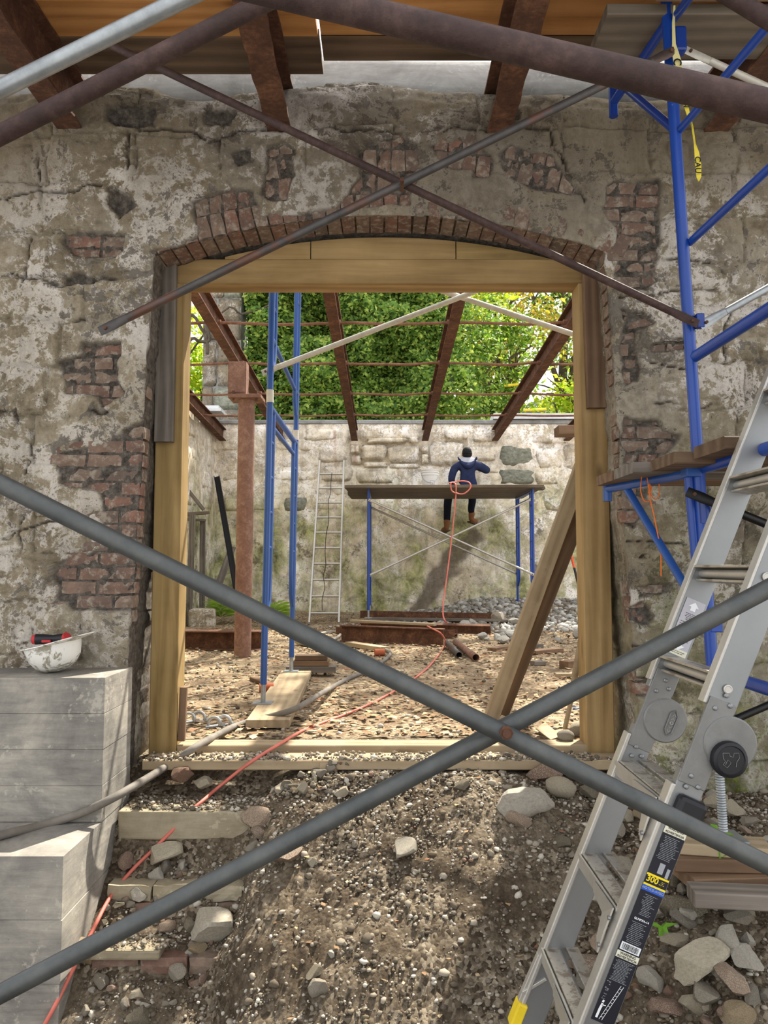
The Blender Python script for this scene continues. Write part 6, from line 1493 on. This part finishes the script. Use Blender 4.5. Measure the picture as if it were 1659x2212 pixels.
def tree(name, label, base, trunk_h, r0, blobs, n, size, mat, seed, branches=7, group='trees beyond the yard'):
    R = np.random.default_rng(seed); rr = random.Random(seed); root = thing(name, label, 'tree', base, group); base = Vector(base)
    m = MB(); top = base + Vector((rr.uniform(-.5, .5), rr.uniform(-.3, .3), trunk_h)); mid = base.lerp(top, .5) + Vector((rr.uniform(-.25, .25), 0, 0)); m.tube(smooth_path([base, mid, top], 5), [r0 * (1 - .05 * i) for i in range(11)], 9); m.build('trunk', M_BARK, root, auto=70)
    for k in range(branches):
        bl = blobs[k % len(blobs)]; tgt = Vector(bl[:3]) + Vector((rr.uniform(-.6, .6) * bl[3], rr.uniform(-.6, .6) * bl[4], rr.uniform(-.3, .7) * bl[5])); st_ = base.lerp(top, rr.uniform(.45, 1)); mm = st_.lerp(tgt, .5) + Vector((rr.uniform(-.4, .4), rr.uniform(-.3, .3), rr.uniform(0, .5)))
        m = MB(); pts = smooth_path([st_, mm, tgt], 5); m.tube(pts, [max(.012, r0 * .5 * (1 - i / len(pts))) for i in range(len(pts))], 7); 
        for q in range(4):
            s2 = pts[3 + q * 2]; e2 = s2 + Vector((rr.uniform(-.9, .9), rr.uniform(-.6, .6), rr.uniform(.1, .9))); m.tube([s2, s2.lerp(e2, .5) + Vector((rr.uniform(-.15, .15), 0, .08)), e2], [.03, .02, .008], 5)
        m.build('branch', M_BARK, root, auto=70)
    Cs = []; Ns = []; per = n // len(blobs)
    for (cx, cy, cz_, ax, ay, az) in blobs:
        nc = 26; cc_ = R.normal(size=(nc, 3)); cc_ /= np.linalg.norm(cc_, axis=1, keepdims=True); cc_ *= R.random((nc, 1)) ** .4
        pick = R.integers(0, nc, per); p = cc_[pick] + R.normal(0, .16, (per, 3)); Cs.append(np.array([cx, cy, cz_]) + p * np.array([ax, ay, az])); Ns.append(R.normal(size=(per, 3)) + np.array([0, -.3, .9]))
    C = np.concatenate(Cs); leaves('foliage', C, np.concatenate(Ns), R.uniform(size * .6, size * 1.3, len(C)), mat, None, root, seed, 'stuff'); return root
tree('tree', 'tall yellow-green tree rising over the ivy at the centre', (-.2, 19.5, 2.2), 5.0, .16, [(-.6, 18.2, 8.4, 2.2, 1.4, 1.5), (1.4, 18.6, 8.2, 1.7, 1.4, 1.6), (.5, 18.4, 7.0, 1.8, 1.2, 1.0)], 9000, .085, M_LEAFY, 5)
tree('tree', 'bushy bright green tree right of the ivy', (2.4, 17.6, 2.2), 3.6, .10, [(2.0, 17.2, 4.2, 1.1, .7, 1.3), (2.7, 17.4, 5.6, 1.1, .8, 1.1), (1.6, 17.3, 5.9, .9, .7, 1.0), (2.5, 17.2, 3.4, 1.2, .6, .8)], 10500, .065, M_LEAFM, 6)
tree('tree', 'orange-tinged airy tree behind the right roof beam', (3.6, 20.5, 2.2), 5.0, .12, [(2.8, 20.0, 6.4, 1.3, 1.0, 1.4), (3.9, 20.2, 7.6, 1.4, 1.0, 1.3), (2.6, 20.2, 8.4, 1.3, 1.0, 1.2)], 4600, .075, M_LEAFO, 7, 9)
tree('tree', 'leafy green tree at the right beyond the flashing', (5.0, 18.5, 2.2), 3.0, .10, [(4.7, 18.3, 4.3, 1.1, .8, 1.2), (5.6, 18.6, 5.0, 1.3, .9, 1.3), (4.2, 18.4, 3.4, .8, .6, .6)], 8000, .07, M_LEAFY, 8)
tree('tree', 'tall thin grey-branched tree with sparse leaves against the sky', (5.6, 23.0, 2.2), 7.0, .20, [(4.6, 22.5, 9.4, 1.9, 1.2, 1.8), (6.2, 22.8, 8.2, 1.7, 1.2, 1.5), (5.2, 22.6, 11.0, 2.0, 1.2, 1.5)], 3400, .085, M_LEAFM, 9, 12)
yel = tree('tree', 'yellow leaved crooked tree left of the stone pier', (-5.4, 18.6, 2.2), 3.2, .12, [(-5.0, 18.2, 6.6, 1.2, .9, 1.5), (-4.5, 18.6, 5.3, .9, .8, 1.0), (-5.8, 18.4, 5.2, 1.1, .9, 1.2)], 5200, .075, M_LEAFY, 10, 10)
tree('shrub', 'dark green shrub at the foot of the stone pier', (-4.4, 16.4, 2.2), 1.2, .06, [(-4.4, 16.3, 3.5, .55, .5, .75), (-4.5, 16.6, 4.4, .6, .4, .5)], 3600, .05, M_IVY, 11, 4, None)
tree('tree', 'pale green tree filling the gap behind the ivy top', (1.0, 22.5, 2.2), 5.0, .15, [(1.8, 22.0, 6.2, 1.8, 1.2, 1.9), (.6, 22.2, 9.8, 2.2, 1.2, 1.4), (3.0, 22.2, 4.6, 1.6, 1.0, 1.2)], 6500, .09, M_LEAFY, 12)
# bare crooked limbs of the left tree, crossing towards the pier
for pts, st_ in ((((404, 745), (432, 738), (452, 735), (448, 700), (462, 690)), (-5.35, 18.3, 4.6)), (((404, 690), (436, 712), (447, 735), (448, 765)), (-5.35, 18.3, 5.0)), (((478, 676), (520, 678), (556, 670), (580, 660)), (-5.3, 18.3, 5.2))):
    mm = MB(); mm.tube(smooth_path([Vector(st_)] + [at(px, py, 15.95) for px, py in pts], 4), .034 if pts[0][0] < 450 else .022, 7); mm.build('branch', M_BARK, yel, auto=70)
tree('tree', 'tall broad tree far to the right whose crown shades the yard', (9.0, 17.5, 2.2), 11.0, .3, [(7.4, 17.0, 17.5, 2.2, 2.0, 1.4), (6.1, 16.3, 17.0, 1.6, 1.6, 1.2), (8.5, 19.6, 17.5, 2.6, 2.2, 1.4), (5.0, 19.4, 17.0, 2.2, 2.0, 1.3)], 2900, .14, M_LEAFM, 21, 9)
# shed roof and yellow rails far right
m = MB(); v = [at(1120, 902, 19.0), at(1220, 902, 19.0), at(1190, 858, 20.5), at(1140, 872, 20.5)]; o = mesh_obj('shed_roof', v, [(0, 1, 2, 3)], M_ROOFG); o.modifiers.new('t', 'SOLIDIFY').thickness = .08; tag(o, 'grey shed roof glimpsed beyond the flashing', 'roof')
for a, b, lab in (((1088, 834), (1150, 826), 'yellow rail half hidden in the far trees'), ((1130, 886), (1180, 884), 'lower yellow rail beyond the flashing')):
    m = MB(); m.tube([at(*a, 17.0), at(*b, 17.0)], .03, 8); tag(m.build('yellow_rail', M_YELP), lab, 'rail')
# ================================================================= the worker
def skinned(name, verts, edges, radii, root=0, sub=2):
    me = bpy.data.meshes.new(name); me.from_pydata(verts, edges, []); o = bpy.data.objects.new(name, me); col.objects.link(o)
    sk = o.modifiers.new('skin', 'SKIN'); sk.use_smooth_shade = True; sk.branch_smoothing = .6; sb = o.modifiers.new('sub', 'SUBSURF'); sb.levels = sub; sb.render_levels = sub
    if not me.skin_vertices: me.skin_vertices.new()
    for i, r in enumerate(radii):
        me.skin_vertices[0].data[i].radius = r if isinstance(r, tuple) else (r, r); me.skin_vertices[0].data[i].use_root = (i == root)
    bpy.context.view_layer.update(); dg = bpy.context.evaluated_depsgraph_get(); m2 = bpy.data.meshes.new_from_object(o.evaluated_get(dg)); bpy.data.objects.remove(o); bpy.data.meshes.remove(me); m2.name = name; return m2
WX, WY, WZ = 1.49, 13.62, ZS + .05
man = thing('person', 'worker in navy hooded sweatshirt and black cap seated facing the far wall', 'person', (WX, WY, WZ))
V3 = [(0, 0, .11), (0, .01, .26), (0, .03, .42), (0, .05, .54), (0, .07, .62),                                     # 0-4 pelvis..neck base
      (-.13, .04, .545), (-.225, .04, .50), (-.275, .0, .37), (-.295, .02, .25), (-.22, .20, .18), (-.15, .28, .17),  # 5-10 left arm, hand in the lap
      (.13, .04, .545), (.225, .05, .52), (.30, .09, .485), (.375, .15, .455), (.33, .28, .50), (.25, .40, .56),   # 11-16 right arm, forearm reaching the wall
      (-.10, .02, .09), (-.20, .20, .09), (-.30, .38, .06), (-.325, .40, -.10), (-.335, .39, -.30), (-.345, .37, -.47),                          # 17-22 left leg
      (.09, .02, .09), (.12, .20, .09), (.125, .40, .06), (.13, .42, -.08), (.10, .41, -.22), (.115, .43, -.32)]                              # 23-28 right leg
E3 = [(0, 1), (1, 2), (2, 3), (3, 4), (3, 5), (5, 6), (6, 7), (7, 8), (8, 9), (9, 10), (3, 11), (11, 12), (12, 13), (13, 14), (14, 15), (15, 16), (0, 17), (17, 18), (18, 19), (19, 20), (20, 21), (21, 22), (0, 23), (23, 24), (24, 25), (25, 26), (26, 27), (27, 28)]
R3 = [(.185, .13), (.19, .125), (.20, .125), (.16, .11), (.065, .06), (.11, .10), (.085, .085), (.072, .072), (.066, .066), (.052, .052), (.034, .03), (.11, .10), (.09, .09), (.082, .082), (.075, .075), (.056, .056), (.036, .03),
      (.105, .10), (.098, .095), (.082, .08), (.078, .078), (.068, .068), (.060, .060), (.105, .10), (.098, .095), (.082, .08), (.076, .076), (.066, .066), (.060, .060)]
me = skinned('body', [(WX + a, WY + b, WZ + c) for a, b, c in V3], E3, R3)
me.materials.clear()
for mt in (M_NAVY, M_JEAN, M_SKIN): me.materials.append(mt)
for p in me.polygons:
    c = p.center - Vector((WX, WY, WZ)); leg = c.z < .115 or (c.y > .19 and c.z < .165 and abs(c.x) < .12)
    p.material_index = 1 if leg and not (c.x < -.13 and c.z > .10) else 0
    if (c - Vector((-.15, .28, .17))).length < .075 or (c - Vector((.25, .40, .56))).length < .085 or c.z > .635: p.material_index = 2
    p.use_smooth = True
o = bpy.data.objects.new('body', me); col.objects.link(o); parent_to(o, man)
def ell(name, c, r, mat, parent, rot=None, n=18, m_=12, cut=None):
    vs = []; fs = []; c = Vector(c)
    for i in range(m_ + 1):
        ph = math.pi * i / m_
        for k in range(n):
            t = 2 * math.pi * k / n; p = Vector((r[0] * math.sin(ph) * math.cos(t), r[1] * math.sin(ph) * math.sin(t), r[2] * math.cos(ph)))
            if cut is not None and p.z < cut: p.z = cut
            if rot is not None: p = rot @ p
            vs.append(c + p)
    for i in range(m_):
        for k in range(n): fs.append((i * n + k, (i + 1) * n + k, (i + 1) * n + (k + 1) % n, i * n + (k + 1) % n))
    return mesh_obj(name, vs, fs, mat, parent, True)
hd = Vector((WX + .005, WY + .12, WZ + .755)); T = Matrix.Rotation(.10, 3, 'X')
head = ell('head', hd, (.078, .098, .118), M_SKIN, man, T); ell('hair', hd + Vector((0, -.018, -.012)), (.081, .088, .085), M_HAIR, head, T)
for s in (-1, 1): ell('ear', hd + Vector((s * .082, .005, -.01)), (.012, .022, .032), M_SKIN, head)
ell('nose', hd + Vector((0, .098, -.02)), (.014, .022, .022), M_SKIN, head)
for s in (-1, 1): ell('eye', hd + Vector((s * .032, .086, .012)), (.012, .010, .008), M_WHITE, head)
ell('mouth', hd + Vector((0, .086, -.06)), (.024, .010, .006), M_RED, head)
cap = ell('cap', hd + Vector((0, -.004, .022)), (.088, .108, .108), M_CAPB, man, T, cut=-.012)
m = MB(); vs = [hd + Vector((.085 * math.cos(t), .07 + .11 * math.sin(t), .022 + .01 * math.sin(t))) for t in np.linspace(0, math.pi, 13)]; o = mesh_obj('visor', vs, [tuple(range(13))], M_CAPB, cap); o.modifiers.new('t', 'SOLIDIFY').thickness = .006
m = MB(); m.tube([hd + Vector((.089 * math.cos(t), -.004 + .110 * math.sin(t), .012 + .010 * math.sin(t))) for t in np.linspace(0, 2 * math.pi, 25)], .006, 6); m.build('hat_band', M_CAPB, cap)
# hood lying down the back, pale lining showing at the neck
vs = []; fs = []; n = 20; rows = 8
for i in range(rows):
    q = i / (rows - 1)
    for k in range(n + 1):
        t = math.pi * (k / n) ; w = .175 * (1 - .15 * q) ; drop = .16 * math.sin(t) ** 1.3
        x = w * math.cos(t) * (1 - .12 * math.sin(math.pi * q)); zz = .655 - drop * (.55 + .55 * q) + (.02 if q < .2 else 0); yy = .03 - (.075 + .07 * math.sin(math.pi * min(1, q * 1.0))) * math.sin(t) ** .8 - .035 * q
        vs.append(Vector((WX + x, WY + yy, WZ + zz - .03 * q)))
for i in range(rows - 1):
    for k in range(n): fs.append((i * (n + 1) + k, i * (n + 1) + k + 1, (i + 1) * (n + 1) + k + 1, (i + 1) * (n + 1) + k))
hood = mesh_obj('hood', vs, fs, M_NAVY, man, True); hood.modifiers.new('t', 'SOLIDIFY').thickness = .018
vs = []; fs = []
for i in range(6):
    q = i / 5
    for k in range(n + 1):
        t = math.pi * k / n; w = .07 + .085 * q; vs.append(Vector((WX + w * math.cos(t), WY + .05 - (.05 + .085 * q) * math.sin(t) ** .8, WZ + .685 - .02 * q - (.10 * q + .012) * math.sin(t) ** 1.2)))
for i in range(5):
    for k in range(n): fs.append((i * (n + 1) + k, i * (n + 1) + k + 1, (i + 1) * (n + 1) + k + 1, (i + 1) * (n + 1) + k))
mesh_obj('hood_lining', vs, fs, M_HOOD, hood, True).modifiers.new('t', 'SOLIDIFY').thickness = .012
# waist band and folds
m = MB(); m.tube([Vector((WX + .20 * math.cos(t), WY + .0 + .142 * math.sin(t), WZ + .085)) for t in np.linspace(0, 2 * math.pi, 29)], .026, 8); m.build('waistband', M_NAVY, man, auto=80)
# boots: heel, shaft and toe in one swept skin
def boot(ank, toe, heel):
    a = Vector((WX, WY, WZ)) + Vector(ank); t = Vector((WX, WY, WZ)) + Vector(toe); h = Vector((WX, WY, WZ)) + Vector(heel)
    me = skinned('boot', [tuple(a + Vector((0, 0, .10))), tuple(a), tuple(h), tuple(h.lerp(t, .45)), tuple(h.lerp(t, .8)), tuple(t)], [(0, 1), (1, 2), (2, 3), (3, 4), (4, 5)], [.066, .062, (.052, .056), (.055, .050), (.058, .042), (.040, .03)], 0, 2)
    me.materials.clear(); me.materials.append(M_BOOT); me.polygons.foreach_set('use_smooth', [True] * len(me.polygons)); o = bpy.data.objects.new('boot', me); col.objects.link(o); parent_to(o, man)
    d = (t - h).normalized(); dn = (h - a).normalized(); m = MB(); sd3 = d.cross(dn).normalized(); pr = []
    m.prism([(-.05, -.012), (.05, -.012), (.05, .012), (-.05, .012)], h - d * .04 + dn * .055, t + d * .02 + dn * .035, dn); m.build('sole', M_DECK, o, bevel=.006)
boot((-.345, .37, -.49), (-.415, .49, -.62), (-.345, .345, -.565)); boot((.115, .43, -.34), (.225, .54, -.46), (.10, .42, -.41))
# fingers closing on a small trowel at the wall
hw = Vector((WX + .25, WY + .40, WZ + .56)); m = MB()
for k in range(4):
    b = hw + Vector((-.02 + k * .005, .02, .028 - .018 * k)); m.tube([b, b + Vector((-.015, .035, .004)), b + Vector((-.038, .040, 0)), b + Vector((-.045, .018, -.002))], [.010, .0095, .009, .007], 7)
b = hw + Vector((.008, .02, .02)); m.tube([b, b + Vector((-.02, .02, .02)), b + Vector((-.04, .02, .012))], [.011, .010, .008], 7); m.build('fingers', M_SKIN, man, auto=80)
hl = Vector((WX - .15, WY + .28, WZ + .17)); m = MB()
for k in range(4):
    b = hl + Vector((.0, .02 - k * .014, .012)); m.tube([b, b + Vector((.035, .012, 0)), b + Vector((.060, .012, -.014)), b + Vector((.066, .008, -.03))], [.010, .0095, .009, .007], 7)
b = hl + Vector((-.01, .03, .01)); m.tube([b, b + Vector((.012, .03, .006)), b + Vector((.034, .045, 0))], [.011, .010, .008], 7); m.build('fingers', M_SKIN, man, auto=80)
tr = thing('trowel', 'small pointing trowel in the raised hand of the worker', 'trowel', hw + Vector((-.03, .03, -.01))); m = MB(); m.tube([hw + Vector((-.03, .026, -.05)), hw + Vector((-.03, .03, .04))], .010, 8); m.build('handle', M_BROWNW, tr)
o = mesh_obj('blade', [hw + Vector(q) for q in ((-.03, .03, .05), (-.05, .035, .08), (-.03, .05, .16), (-.01, .035, .08))], [(0, 1, 2, 3)], M_STEEL, tr); o.modifiers.new('t', 'SOLIDIFY').thickness = .002
print('OBJ', len(bpy.data.objects), 'TRIS', sum(sum(len(p.vertices) - 2 for p in o.data.polygons) for o in bpy.data.objects if o.type == 'MESH' and o.data.users == 1))
